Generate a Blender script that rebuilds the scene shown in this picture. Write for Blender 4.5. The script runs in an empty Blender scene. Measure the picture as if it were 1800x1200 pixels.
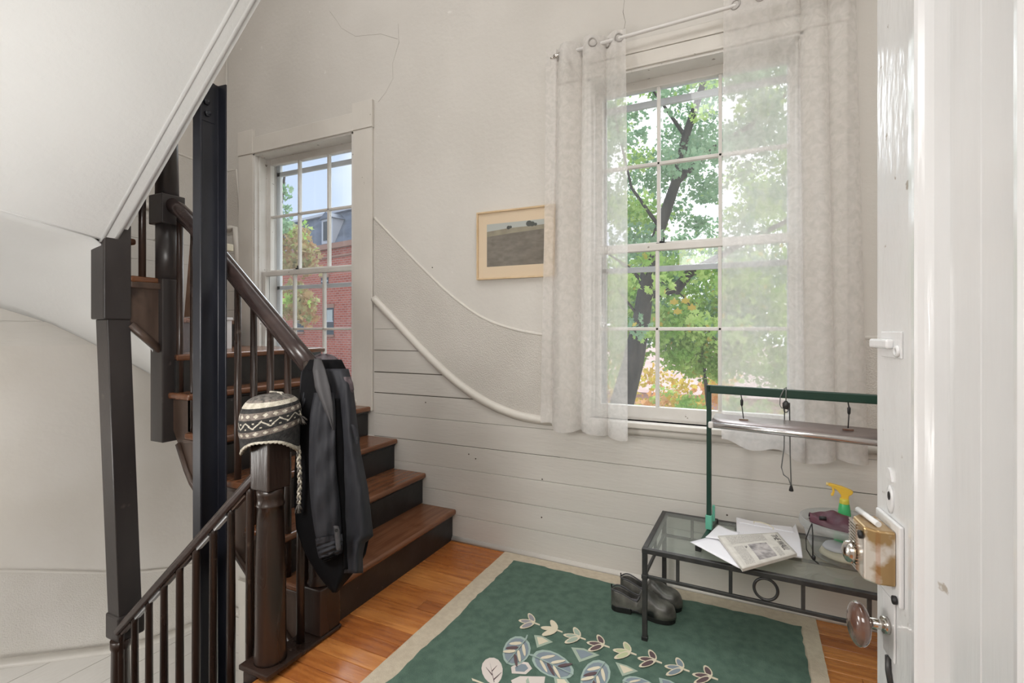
import bpy, bmesh, math, random
from mathutils import Vector, Matrix
from math import sin, cos, pi, radians, sqrt, atan2

# ------------------------------------------------------------------ camera, sky, lights, exposure
scn = bpy.context.scene
COL = scn.collection
YAW = radians(25.33)
SN, CS = sin(YAW), cos(YAW)
FPX, EYE, HOR = 866.0, 1.3, 578.0

cam_d = bpy.data.cameras.new('camera')
cam = bpy.data.objects.new('camera', cam_d)
COL.objects.link(cam)
cam.location = (0, 0, EYE)
cam.rotation_euler = (pi/2, 0, YAW)
cam_d.sensor_width = 36
cam_d.lens = 36*FPX/1800
cam_d.shift_y = -22/1800
cam_d.clip_start = 0.02
cam_d.clip_end = 400
scn.camera = cam

w = bpy.data.worlds.new('sky')
scn.world = w
w.use_nodes = True
nt = w.node_tree
for n in list(nt.nodes): nt.nodes.remove(n)
wo = nt.nodes.new('ShaderNodeOutputWorld'); bg = nt.nodes.new('ShaderNodeBackground')
tc = nt.nodes.new('ShaderNodeTexCoord'); mpw = nt.nodes.new('ShaderNodeMapping')
nz = nt.nodes.new('ShaderNodeTexNoise'); cr = nt.nodes.new('ShaderNodeValToRGB')
nz.inputs['Scale'].default_value = 1.6; nz.inputs['Detail'].default_value = 5
mpw.inputs['Location'].default_value = (0.35, 0.1, 0.0)
cr.color_ramp.elements[0].position = 0.26; cr.color_ramp.elements[0].color = (0.44, 0.52, 0.66, 1)
cr.color_ramp.elements[1].position = 0.46; cr.color_ramp.elements[1].color = (1.0, 1.0, 1.0, 1)
nt.links.new(tc.outputs['Generated'], mpw.inputs['Vector']); nt.links.new(mpw.outputs[0], nz.inputs['Vector'])
sx = nt.nodes.new('ShaderNodeSeparateXYZ'); ma = nt.nodes.new('ShaderNodeMath'); ma.operation = 'MULTIPLY_ADD'; ma.inputs[1].default_value = 0.45
nt.links.new(tc.outputs['Generated'], sx.inputs[0]); nt.links.new(sx.outputs['X'], ma.inputs[0]); nt.links.new(nz.outputs['Fac'], ma.inputs[2])
nt.links.new(ma.outputs[0], cr.inputs['Fac']); nt.links.new(cr.outputs['Color'], bg.inputs['Color'])
bg.inputs['Strength'].default_value = 0.95
nt.links.new(bg.outputs[0], wo.inputs['Surface'])

def lamp(name, kind, loc, energy, size=1.0, size_y=None, rot=(0, 0, 0), color=(1, 1, 1), angle=None):
    d = bpy.data.lights.new(name, kind)
    d.energy = energy; d.color = color
    if kind == 'AREA':
        d.shape = 'RECTANGLE'; d.size = size; d.size_y = size_y or size
    elif kind == 'SUN':
        d.angle = angle
    else:
        d.shadow_soft_size = size
    o = bpy.data.objects.new(name, d); COL.objects.link(o)
    o.location = loc; o.rotation_euler = rot
    return o

# overcast daylight from the street side, through both windows
lamp('daylight_sun', 'SUN', (0, 6, 8), 3.0, rot=(radians(-52), 0, radians(14)), angle=radians(60), color=(0.96, 0.98, 1.0))
# unseen fill lights without fittings, added to brighten landing, walls, soffit and stairwell
lamp('landing_fill', 'AREA', (0.25, 0.80, 3.45), 17, 1.4, 1.2, color=(1.0, 0.985, 0.965))  # added fill from above the landing
lamp('doorway_fill', 'AREA', (-0.3, -1.4, 2.6), 44, 2.0, 1.4, rot=(radians(35), 0, 0), color=(1.0, 0.985, 0.96))  # added frontal fill from behind the doorway
lamp('left_side_fill', 'POINT', (-1.50, 0.40, 1.35), 19, 0.20, color=(1.0, 0.985, 0.96))  # added point fill for soffit and back wall, just out of view
lamp('upper_wall_fill', 'AREA', (-2.10, 1.00, 4.55), 21, 2.0, 1.4, color=(1.0, 0.985, 0.965))  # added fill for the upper left wall
lamp('stairwell_fill', 'POINT', (-3.0, 0.45, 0.55), 9, 0.2, color=(1.0, 0.985, 0.96))  # added fill under the winder soffit
lamp('lower_stairwell_fill', 'AREA', (-2.4, 1.0, -1.9), 18, 1.2, 1.2, rot=(pi, 0, 0), color=(1.0, 0.985, 0.96))  # added upward fill for the lower stairwell
scn.view_settings.view_transform = 'Standard'
scn.view_settings.look = 'None'
scn.view_settings.gamma = 1
scn.view_settings.use_curve_mapping = False
scn.view_settings.exposure = 0.82
scn.cycles.transparent_max_bounces = 24
scn.cycles.max_bounces = 10

# ------------------------------------------------------------------ helpers
ORIGIN = {}          # name of object -> world location its mesh is stored about
rnd = random.Random(7)

def ray(x, y):
    u = (x-900)/FPX
    return Vector((CS*u-SN, SN*u+CS, -(y-HOR)/FPX))
def at(x, y, X=None, Y=None, Z=None, t=None):
    """a measured point of the photograph, put on a known plane of the place"""
    r = ray(x, y)
    if X is not None: t = X/r.x
    elif Y is not None: t = Y/r.y
    elif Z is not None: t = (Z-EYE)/r.z
    return Vector((r.x*t, r.y*t, EYE+r.z*t))

class MB:
    def __init__(s):
        s.v = []; s.f = []; s.m = []; s.sm = []; s.cur = 0
    def add(s, vs, fs, smooth=False):
        b = len(s.v); s.v += [tuple(q) for q in vs]
        for f in fs:
            s.f.append([b+i for i in f]); s.m.append(s.cur); s.sm.append(smooth)
        return s
    def box(s, a, b, M=None):
        x0, y0, z0 = a; x1, y1, z1 = b
        vs = [Vector(p) for p in [(x0,y0,z0),(x1,y0,z0),(x1,y1,z0),(x0,y1,z0),(x0,y0,z1),(x1,y0,z1),(x1,y1,z1),(x0,y1,z1)]]
        if M is not None: vs = [M @ p for p in vs]
        return s.add(vs, [(0,3,2,1),(4,5,6,7),(0,1,5,4),(1,2,6,5),(2,3,7,6),(3,0,4,7)])
    def hexa(s, bot, top):
        return s.add(list(bot)+list(top), [(0,3,2,1),(4,5,6,7),(0,1,5,4),(1,2,6,5),(2,3,7,6),(3,0,4,7)])
    def bar(s, p, q, w, h, up=(0,0,1)):
        p, q = Vector(p), Vector(q); d = (q-p).normalized(); up = Vector(up)
        sd = d.cross(up)
        if sd.length < 1e-4: sd = d.cross(Vector((1,0,0)))
        sd.normalize(); u = sd.cross(d).normalized()
        c = [(-w/2,-h/2),(w/2,-h/2),(w/2,h/2),(-w/2,h/2)]
        return s.add([p+sd*a+u*b for a,b in c]+[q+sd*a+u*b for a,b in c],
                     [(0,1,2,3),(7,6,5,4),(0,4,5,1),(1,5,6,2),(2,6,7,3),(3,7,4,0)])
    def prism(s, poly, d, M=None):
        """poly: 3-D points of one face; d: extrusion vector"""
        n = len(poly); d = Vector(d); A = [Vector(p) for p in poly]; B = [p+d for p in A]
        vs = A+B
        if M is not None: vs = [M @ p for p in vs]
        fs = [tuple(range(n))[::-1], tuple(range(n, 2*n))]+[(i, (i+1) % n, n+(i+1) % n, n+i) for i in range(n)]
        return s.add(vs, fs)
    def sweep(s, path, prof, up=(0,0,1), closed=False, caps=True, scale=None, smooth=True):
        P = [Vector(p) for p in path]; n = len(P); k = len(prof); vs = []
        up = Vector(up)
        for i, p in enumerate(P):
            a = P[i-1] if (i > 0 or closed) else P[i]; b = P[(i+1) % n] if (i < n-1 or closed) else P[i]
            d = (b-a)
            if d.length < 1e-9: d = Vector((0,0,1))
            d.normalize()
            sd = d.cross(up)
            if sd.length < 1e-3: sd = d.cross(Vector((0.3, 1, 0)))
            sd.normalize(); u = sd.cross(d).normalized()
            sc = scale[i] if scale else 1
            vs += [p+sd*(x*sc)+u*(y*sc) for x, y in prof]
        fs = []
        for i in range(n if closed else n-1):
            j = (i+1) % n
            for q in range(k):
                r = (q+1) % k
                fs.append((i*k+q, i*k+r, j*k+r, j*k+q))
        s.add(vs, fs, smooth)
        if caps and not closed:
            s.add([vs[q] for q in range(k)], [tuple(range(k))[::-1]])
            s.add([vs[(n-1)*k+q] for q in range(k)], [tuple(range(k))])
        return s
    def tube(s, path, r, n=10, **kw):
        return s.sweep(path, [(r*cos(2*pi*i/n), r*sin(2*pi*i/n)) for i in range(n)], **kw)
    def lathe(s, prof, c=(0,0,0), n=24, axis='z', sx=1, sy=1, M=None, caps=True):
        c = Vector(c); vs = []; k = len(prof)
        for r, z in prof:
            for i in range(n):
                a = 2*pi*i/n
                p = Vector((r*cos(a)*sx, r*sin(a)*sy, z))
                if axis == 'x': p = Vector((p.z, p.x, p.y))
                if axis == 'y': p = Vector((p.x, p.z, p.y))
                if M is not None: p = M @ p
                vs.append(c+p)
        fs = []
        for j in range(k-1):
            for i in range(n):
                fs.append((j*n+i, j*n+(i+1) % n, (j+1)*n+(i+1) % n, (j+1)*n+i))
        s.add(vs, fs, True)
        if caps:
            if prof[0][0] > 1e-5: s.add(vs[:n], [tuple(range(n))[::-1]])
            if prof[-1][0] > 1e-5: s.add(vs[-n:], [tuple(range(n))])
        return s
    def grid(s, pts, smooth=True, wrap=False):
        R = len(pts); K = len(pts[0]); vs = [p for row in pts for p in row]; fs = []
        for i in range(R-1):
            for j in range(K if wrap else K-1):
                fs.append((i*K+j, i*K+(j+1) % K, (i+1)*K+(j+1) % K, (i+1)*K+j))
        return s.add(vs, fs, smooth)
    def torus(s, c, R, r, ax=(0,0,1), n=24, k=8):
        ax = Vector(ax).normalized(); e = ax.orthogonal().normalized(); g = ax.cross(e); c = Vector(c)
        path = [c+(e*cos(2*pi*i/n)+g*sin(2*pi*i/n))*R for i in range(n)]
        return s.sweep(path, [(r*cos(2*pi*i/k), r*sin(2*pi*i/k)) for i in range(k)], up=ax, closed=True)

def setp(o, label=None, cat=None, group=None, kind=None):
    if label: o['label'] = label
    if cat: o['category'] = cat
    if group: o['group'] = group
    if kind: o['kind'] = kind
    return o

def empty(name, loc, label=None, cat=None, group=None, kind=None, rot=None):
    o = bpy.data.objects.new(name, None); COL.objects.link(o)
    o.empty_display_size = 0.1
    o.location = loc
    if rot is not None: o.rotation_euler = rot
    ORIGIN[o.name] = Vector(loc)
    return setp(o, label, cat, group, kind)

def obj(name, mb, mat, parent=None, bev=0, local=False, label=None, cat=None, group=None, kind=None,
        solid=0, sub=0, recalc=True, seg=2, angle=35):
    """link the collected geometry as ONE mesh object; geometry is in world coordinates unless local"""
    me = bpy.data.meshes.new(name)
    if parent is not None: org = ORIGIN[parent.name]
    else:
        org = Vector((0,0,0))
    vs = mb.v if local else [(x-org.x, y-org.y, z-org.z) for x, y, z in mb.v]
    me.from_pydata(vs, [], mb.f)
    mats = mat if isinstance(mat, (list, tuple)) else [mat]
    for m in mats: me.materials.append(m)
    me.polygons.foreach_set('material_index', mb.m)
    me.polygons.foreach_set('use_smooth', mb.sm)
    if recalc:
        bm = bmesh.new(); bm.from_mesh(me)
        bmesh.ops.remove_doubles(bm, verts=bm.verts, dist=1e-6)
        bmesh.ops.recalc_face_normals(bm, faces=bm.faces)
        bm.to_mesh(me); bm.free()
    me.update()
    o = bpy.data.objects.new(name, me); COL.objects.link(o)
    if parent is not None: o.parent = parent
    ORIGIN[o.name] = org.copy() if not local else Vector((0,0,0))
    if bev:
        b = o.modifiers.new('bevel', 'BEVEL'); b.width = bev; b.segments = seg; b.limit_method = 'ANGLE'; b.angle_limit = radians(angle)
        b.harden_normals = False
    if solid:
        b = o.modifiers.new('solid', 'SOLIDIFY'); b.thickness = solid; b.offset = 0
    if sub:
        b = o.modifiers.new('sub', 'SUBSURF'); b.levels = sub; b.render_levels = sub
    return setp(o, label, cat, group, kind)

def copy_tree(o, parent=None):
    c = o.copy(); COL.objects.link(c); c.parent = parent
    for ch in list(o.children): copy_tree(ch, c)
    return c

# ------------------------------------------------------------------ materials
def mat(name, col, rough=0.6, col2=None, scale=8, stretch=(1,1,1), detail=4, bump=0, bscale=60, bstretch=(1,1,1), metal=0,
        spec=0.5, lo=0.35, hi=0.65, coat=0, third=None, tscale=2, tlo=0.6, thi=0.7, bdist=0.004, rvar=0, sheen=0):
    m = bpy.data.materials.new(name); m.use_nodes = True
    nt = m.node_tree; N = nt.nodes; L = nt.links
    b = N['Principled BSDF']
    b.inputs['Roughness'].default_value = rough; b.inputs['Metallic'].default_value = metal
    b.inputs['Specular IOR Level'].default_value = spec
    if coat: b.inputs['Coat Weight'].default_value = coat; b.inputs['Coat Roughness'].default_value = 0.12
    if sheen: b.inputs['Sheen Weight'].default_value = sheen
    b.inputs['Base Color'].default_value = (*col, 1)
    tc = N.new('ShaderNodeTexCoord')
    def noise(sc, st, det=detail):
        mp = N.new('ShaderNodeMapping'); mp.inputs['Scale'].default_value = st
        nz = N.new('ShaderNodeTexNoise'); nz.inputs['Scale'].default_value = sc; nz.inputs['Detail'].default_value = det
        L.new(tc.outputs['Object'], mp.inputs['Vector']); L.new(mp.outputs[0], nz.inputs['Vector'])
        return nz
    last = None
    if col2:
        nz = noise(scale, stretch)
        mr = N.new('ShaderNodeMapRange'); mr.inputs['From Min'].default_value = lo; mr.inputs['From Max'].default_value = hi
        mx = N.new('ShaderNodeMix'); mx.data_type = 'RGBA'
        mx.inputs['A'].default_value = (*col, 1); mx.inputs['B'].default_value = (*col2, 1)
        L.new(nz.outputs['Fac'], mr.inputs['Value']); L.new(mr.outputs[0], mx.inputs['Factor'])
        L.new(mx.outputs['Result'], b.inputs['Base Color']); last = mx
        if rvar:
            mm = N.new('ShaderNodeMapRange'); mm.inputs['To Min'].default_value = rough; mm.inputs['To Max'].default_value = rough+rvar
            L.new(nz.outputs['Fac'], mm.inputs['Value']); L.new(mm.outputs[0], b.inputs['Roughness'])
        if third:
            n3 = noise(tscale, (1,1,1), 6)
            m3 = N.new('ShaderNodeMapRange'); m3.inputs['From Min'].default_value = tlo; m3.inputs['From Max'].default_value = thi
            x3 = N.new('ShaderNodeMix'); x3.data_type = 'RGBA'
            x3.inputs['B'].default_value = (*third, 1)
            L.new(n3.outputs['Fac'], m3.inputs['Value']); L.new(m3.outputs[0], x3.inputs['Factor'])
            L.new(mx.outputs['Result'], x3.inputs['A']); L.new(x3.outputs['Result'], b.inputs['Base Color'])
    if bump:
        nb = noise(bscale, bstretch, 3)
        bp = N.new('ShaderNodeBump'); bp.inputs['Strength'].default_value = bump; bp.inputs['Distance'].default_value = bdist
        L.new(nb.outputs['Fac'], bp.inputs['Height']); L.new(bp.outputs[0], b.inputs['Normal'])
    return m

WALL = (0.60, 0.575, 0.535)
M_wall = mat('plaster_paint', WALL, 0.6, (0.64, 0.615, 0.575), 2.2, bump=0.4, bscale=35, bdist=0.004, third=(0.70, 0.68, 0.64), tscale=16, tlo=0.72, thi=0.75)
M_band = mat('stippled_paint', (0.56, 0.53, 0.485), 0.6, (0.61, 0.58, 0.535), 3, bump=0.9, bscale=150, bdist=0.006)
M_plank = mat('plank_paint', (0.60, 0.575, 0.535), 0.42, (0.65, 0.625, 0.585), 2.5, stretch=(0.4,1,2), bump=0.3, bscale=14, bstretch=(1,1,6), bdist=0.004,
              third=(0.40, 0.36, 0.31), tscale=9, tlo=0.74, thi=0.78)
M_trim = mat('trim_paint', (0.63, 0.60, 0.55), 0.38, (0.68, 0.65, 0.60), 3, bump=0.25, bscale=25, bstretch=(3,3,0.5), third=(0.33, 0.29, 0.24), tscale=26, tlo=0.74, thi=0.76)
M_sash = mat('sash_paint', (0.66, 0.64, 0.60), 0.4, (0.72, 0.70, 0.67), 9, third=(0.27, 0.24, 0.21), tscale=30, tlo=0.69, thi=0.72)
M_storm = mat('storm_frame', (0.62, 0.65, 0.68), 0.4)
M_joint = mat('plank_gap_shade', (0.11, 0.09, 0.07), 0.9)  # shade of the plank gaps, put into a dark colour
M_gap = mat('dark_gap', (0.10, 0.085, 0.07), 0.9)
M_soffit = mat('soffit_plaster', (0.635, 0.64, 0.635), 0.65, (0.675, 0.68, 0.675), 1.5, bump=0.5, bscale=45, bdist=0.003)
M_lwall = mat('stairwell_plaster', (0.62, 0.585, 0.535), 0.6, (0.68, 0.65, 0.61), 1.6, bump=0.3, bscale=30)
M_lband = mat('stairwell_band', (0.60, 0.57, 0.52), 0.6, (0.65, 0.62, 0.58), 3, bump=0.8, bscale=120, bdist=0.005)
M_dark = mat('dark_painted_wood', (0.018, 0.011, 0.0085), 0.18, (0.040, 0.022, 0.016), 5, stretch=(1,1,0.25), bump=0.25, bscale=18, bstretch=(4,4,0.6), rvar=0.2,
             third=(0.10, 0.075, 0.06), tscale=14, tlo=0.66, thi=0.78)
M_darkgrey = mat('dark_grey_newel_paint', (0.027, 0.023, 0.023), 0.28, (0.043, 0.036, 0.034), 6, stretch=(1,1,0.3), bump=0.2, bscale=18, rvar=0.15,
                 third=(0.12, 0.10, 0.085), tscale=14, tlo=0.68, thi=0.8)
M_string = mat('brown_string_board', (0.060, 0.037, 0.028), 0.4, (0.095, 0.062, 0.046), 7, stretch=(3,3,0.5), bump=0.25, bscale=25,
               third=(0.035, 0.022, 0.018), tscale=8, tlo=0.55, thi=0.75)
M_riser = mat('black_riser_paint', (0.010, 0.0095, 0.010), 0.3, (0.020, 0.019, 0.019), 10, bump=0.25, bscale=25, third=(0.11, 0.10, 0.095), tscale=30, tlo=0.70, thi=0.76)
M_tread = mat('varnished_tread', (0.135, 0.055, 0.027), 0.16, (0.20, 0.085, 0.042), 9, stretch=(4,0.35,4), bump=0.1, bscale=30, bstretch=(5,0.5,5), rvar=0.15,
              third=(0.12, 0.048, 0.022), tscale=5, tlo=0.55, thi=0.75)
M_rail = mat('handrail_varnish', (0.030, 0.020, 0.019), 0.15, (0.052, 0.035, 0.032), 8, stretch=(0.5,2,2), rvar=0.15)
M_steel = mat('blue_black_steel', (0.011, 0.012, 0.018), 0.36, (0.020, 0.022, 0.031), 7, stretch=(1,1,0.4), bump=0.15, bscale=20)
M_iron = mat('black_iron', (0.035, 0.035, 0.036), 0.42, (0.06, 0.058, 0.056), 20, metal=0.3)
M_chrome = mat('chrome', (0.75, 0.73, 0.70), 0.16, (0.6, 0.57, 0.53), 30, metal=1.0)
M_bronze = mat('brown_glass_knob', (0.075, 0.035, 0.025), 0.10, (0.17, 0.095, 0.07), 30, coat=1.0)
M_brass = mat('worn_brass', (0.42, 0.28, 0.13), 0.28, (0.78, 0.74, 0.68), 22, metal=0.7, lo=0.48, hi=0.60)
M_doorpaint = mat('glossy_door_paint', (0.67, 0.675, 0.68), 0.16, (0.74, 0.745, 0.75), 6, stretch=(1,1,0.3), bump=0.14, bscale=26, bstretch=(5,5,0.35), bdist=0.003,
                  third=(0.42, 0.38, 0.33), tscale=26, tlo=0.75, thi=0.78, spec=0.6)
M_chipped = mat('chipped_door_paint', (0.64, 0.645, 0.645), 0.16, (0.70, 0.705, 0.705), 6, stretch=(1,1,0.3), bump=0.3, bscale=22, bstretch=(3,3,0.8), bdist=0.004,
                third=(0.36, 0.32, 0.27), tscale=32, tlo=0.66, thi=0.69, spec=0.6)
M_leather = mat('worn_grey_leather', (0.050, 0.048, 0.043), 0.34, (0.17, 0.165, 0.145), 14, third=(0.02, 0.02, 0.02), tscale=8)
M_sole = mat('black_rubber', (0.008, 0.008, 0.008), 0.5)
M_insole = mat('grey_insole', (0.20, 0.19, 0.22), 0.6)
M_paper = mat('white_paper', (0.80, 0.80, 0.84), 0.7)
M_news = mat('newsprint', (0.58, 0.56, 0.51), 0.8, (0.66, 0.64, 0.59), 30)
M_ink = mat('printed_ink', (0.10, 0.09, 0.09), 0.8)
M_lightink = mat('grey_newspaper_text', (0.36, 0.34, 0.31), 0.8, (0.62, 0.60, 0.56), 420, lo=0.40, hi=0.60)
M_photo = mat('newspaper_photo', (0.18, 0.17, 0.17), 0.8, (0.50, 0.47, 0.46), 40)
M_greenmetal = mat('green_enamel', (0.008, 0.040, 0.027), 0.35)
M_greenplastic = mat('green_plastic_socket', (0.12, 0.42, 0.30), 0.4)
M_yellow = mat('yellow_plastic', (0.85, 0.55, 0.07), 0.35)
M_bottle = mat('green_plastic_bottle', (0.07, 0.48, 0.17), 0.35)
M_maroon = mat('maroon_nylon', (0.060, 0.018, 0.030), 0.45, (0.11, 0.038, 0.056), 14, bump=0.4, bscale=20, bdist=0.01)
M_black = mat('black_cord', (0.012, 0.012, 0.013), 0.5)
M_greycord = mat('grey_cord', (0.16, 0.17, 0.17), 0.6)
M_cream = mat('cream_things', (0.66, 0.60, 0.44), 0.7)
M_kraft = mat('brown_paper', (0.25, 0.15, 0.10), 0.8, (0.34, 0.21, 0.14), 12)
M_creamcard = mat('cream_card', (0.66, 0.62, 0.50), 0.8)
M_whitecard = mat('white_box_card', (0.70, 0.70, 0.72), 0.6)
M_jacket = mat('charcoal_jacket_cloth', (0.016, 0.0165, 0.021), 0.65, (0.028, 0.029, 0.035), 7, spec=0.3, bump=0.2, bscale=260, bdist=0.002)
M_jdark = mat('shaded_jacket_cloth', (0.0035, 0.0035, 0.0045), 0.8, spec=0.15)  # darker copy of the jacket cloth, shade put into the colour; also cuff lining
M_lining = mat('mauve_collar_cloth', (0.075, 0.055, 0.062), 0.6, (0.10, 0.076, 0.085), 6)
M_lapel = mat('grey_lapel_cloth', (0.050, 0.048, 0.052), 0.6)

def glass_mat(name, tint=(1,1,1), rough=0.0, haze=0.0, hazecol=(0.9,0.9,0.9)):
    m = bpy.data.materials.new(name); m.use_nodes = True
    nt = m.node_tree; N = nt.nodes; L = nt.links
    N.remove(N['Principled BSDF']); out = N['Material Output']
    tr = N.new('ShaderNodeBsdfTransparent'); tr.inputs['Color'].default_value = (*tint, 1)
    gl = N.new('ShaderNodeBsdfGlossy'); gl.inputs['Roughness'].default_value = rough
    lw = N.new('ShaderNodeLayerWeight'); pw = N.new('ShaderNodeMath'); pw.operation = 'POWER'; pw.inputs[1].default_value = 4.0
    fr = N.new('ShaderNodeMath'); fr.operation = 'MULTIPLY_ADD'; fr.inputs[1].default_value = 0.75; fr.inputs[2].default_value = 0.04
    L.new(lw.outputs['Facing'], pw.inputs[0]); L.new(pw.outputs[0], fr.inputs[0])
    mx = N.new('ShaderNodeMixShader')
    geo = N.new('ShaderNodeNewGeometry')
    L.new(fr.outputs[0], mx.inputs[0]); L.new(tr.outputs[0], mx.inputs[1]); L.new(gl.outputs[0], mx.inputs[2])
    fin = mx
    if haze:
        df = N.new('ShaderNodeBsdfDiffuse'); df.inputs['Color'].default_value = (*hazecol, 1)
        tl = N.new('ShaderNodeBsdfTranslucent'); tl.inputs['Color'].default_value = (*hazecol, 1)
        ad = N.new('ShaderNodeMixShader'); ad.inputs[0].default_value = 0.6
        L.new(df.outputs[0], ad.inputs[1]); L.new(tl.outputs[0], ad.inputs[2])
        m2 = N.new('ShaderNodeMixShader'); m2.inputs[0].default_value = haze
        L.new(mx.outputs[0], m2.inputs[1]); L.new(ad.outputs[0], m2.inputs[2]); fin = m2
    L.new(fin.outputs[0], out.inputs['Surface'])
    return m
M_pane = glass_mat('old_window_glass', (0.97, 0.985, 1.0), haze=0.015)
M_stormpane = glass_mat('storm_glass', (0.95, 0.975, 0.99), haze=0.035, hazecol=(0.8, 0.86, 0.9))
M_tabletop = glass_mat('clear_table_glass', (0.90, 0.95, 0.93), haze=0.10, hazecol=(0.85, 0.88, 0.86))
M_tub = glass_mat('clear_plastic', (0.92, 0.94, 0.96), rough=0.12, haze=0.13, hazecol=(0.85, 0.87, 0.90))
M_tubrim = glass_mat('milky_plastic_rim', (0.9, 0.92, 0.93), rough=0.2, haze=0.35, hazecol=(0.85, 0.86, 0.86))

def sheer_mat():
    m = bpy.data.materials.new('sheer_white_fabric'); m.use_nodes = True
    nt = m.node_tree; N = nt.nodes; L = nt.links
    N.remove(N['Principled BSDF']); out = N['Material Output']
    tc = N.new('ShaderNodeTexCoord')
    nz = N.new('ShaderNodeTexNoise'); nz.inputs['Scale'].default_value = 34; nz.inputs['Detail'].default_value = 8; nz.inputs['Distortion'].default_value = 0.8
    L.new(tc.outputs['Object'], nz.inputs['Vector'])
    mr = N.new('ShaderNodeMapRange'); mr.inputs['From Min'].default_value = 0.35; mr.inputs['From Max'].default_value = 0.65
    mr.inputs['To Min'].default_value = 0.50; mr.inputs['To Max'].default_value = 0.60
    L.new(nz.outputs['Fac'], mr.inputs['Value'])
    bp = N.new('ShaderNodeBump'); bp.inputs['Strength'].default_value = 0.35; bp.inputs['Distance'].default_value = 0.004
    L.new(nz.outputs['Fac'], bp.inputs['Height'])
    df = N.new('ShaderNodeBsdfDiffuse'); df.inputs['Color'].default_value = (0.84, 0.82, 0.80, 1)
    tl = N.new('ShaderNodeBsdfTranslucent'); tl.inputs['Color'].default_value = (0.86, 0.84, 0.82, 1)
    L.new(bp.outputs[0], df.inputs['Normal']); L.new(bp.outputs[0], tl.inputs['Normal'])
    a = N.new('ShaderNodeMixShader'); a.inputs[0].default_value = 0.45
    L.new(df.outputs[0], a.inputs[1]); L.new(tl.outputs[0], a.inputs[2])
    tr = N.new('ShaderNodeBsdfTransparent')
    mx = N.new('ShaderNodeMixShader')
    L.new(mr.outputs[0], mx.inputs[0]); L.new(tr.outputs[0], mx.inputs[1]); L.new(a.outputs[0], mx.inputs[2])
    L.new(mx.outputs[0], out.inputs['Surface'])
    return m
M_sheer = sheer_mat()
M_grommet = mat('dull_grommet', (0.36, 0.34, 0.32), 0.4, metal=0.7)
M_rod = mat('white_rod_enamel', (0.72, 0.70, 0.68), 0.3)
# ------------------------------------------------------------------ the shell of the place
YB = 2.6                      # face of the back wall
XL = -3.77                    # face of the stairwell's left wall
STOREY = 3.51
WL = (-3.438, -2.426)         # openings of the two windows
WR = (-0.772, 0.241)
ZS, ZH = 0.82, 2.655          # sill and head of the openings

def holed(mb, x0, x1, z0, z1, y0, y1, holes):
    xs = sorted({x0, x1}|{h[0] for h in holes}|{h[1] for h in holes})
    zs = sorted({z0, z1}|{h[2] for h in holes}|{h[3] for h in holes})
    for a, b in zip(xs, xs[1:]):
        za = None
        for c, d in zip(zs, zs[1:]):
            m = ((a+b)/2, (c+d)/2)
            if any(h[0] < m[0] < h[1] and h[2] < m[1] < h[3] for h in holes): continue
            mb.box((a, y0, c), (b, y1, d))

holes = [(WL[0], WL[1], ZS, ZH), (WR[0], WR[1], ZS, ZH), (WL[0], WL[1], ZS-STOREY, ZH-STOREY)]
mb = MB(); holed(mb, XL-0.2, 1.5, -3.2, 4.75, YB, YB+0.24, holes)
wall_back = obj('wall_back', mb, M_wall, kind='structure')

mb = MB(); mb.box((XL-0.2, -0.3, -3.2), (XL, YB, 4.75))
wall_left = obj('wall_left', mb, M_lwall, kind='structure')
mb = MB(); mb.box((1.3, -2.6, -0.3), (1.5, YB, 3.75))
wall_right = obj('wall_right', mb, M_wall, kind='structure')
mb = MB(); holed(mb, XL, 1.3, -3.2, 4.75, -0.02, 0.10, [(-0.62, 0.36, 0.0, 2.20)])
wall_front = obj('wall_front', mb, M_wall, kind='structure')
# hallway behind the doorway
mb = MB(); mb.box((-2.2, -2.8, -0.3), (1.3, -2.6, 2.9))
obj('wall_hallway_end', mb, M_wall, kind='structure')
mb = MB(); mb.box((-2.4, -2.6, -0.3), (-2.2, -0.02, 2.9))
obj('wall_hallway_side', mb, M_wall, kind='structure')
mb = MB(); mb.box((-2.4, -2.8, 2.75), (1.5, -0.02, 2.9))
obj('ceiling_hallway', mb, M_wall, kind='structure')
mb = MB(); mb.box((-0.60, -0.02, 3.62), (1.5, YB, 3.75))
ceiling = obj('ceiling', mb, M_wall, kind='structure')
mb = MB(); mb.box((XL-0.2, -0.02, 4.62), (-0.40, YB+0.2, 4.75))
obj('ceiling_stairwell', mb, M_wall, kind='structure')
mb = MB(); mb.box((-0.60, 0.10, 3.75), (-0.50, YB, 4.75))
obj('wall_upper_landing', mb, M_wall, kind='structure')
mb = MB(); mb.box((XL, 0.1, -3.25), (-0.2, YB, -3.15)); mb.box((-0.3, 0.1, -3.2), (-0.2, YB, -0.25))
obj('floor_below', mb, M_lwall, kind='structure')

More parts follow.
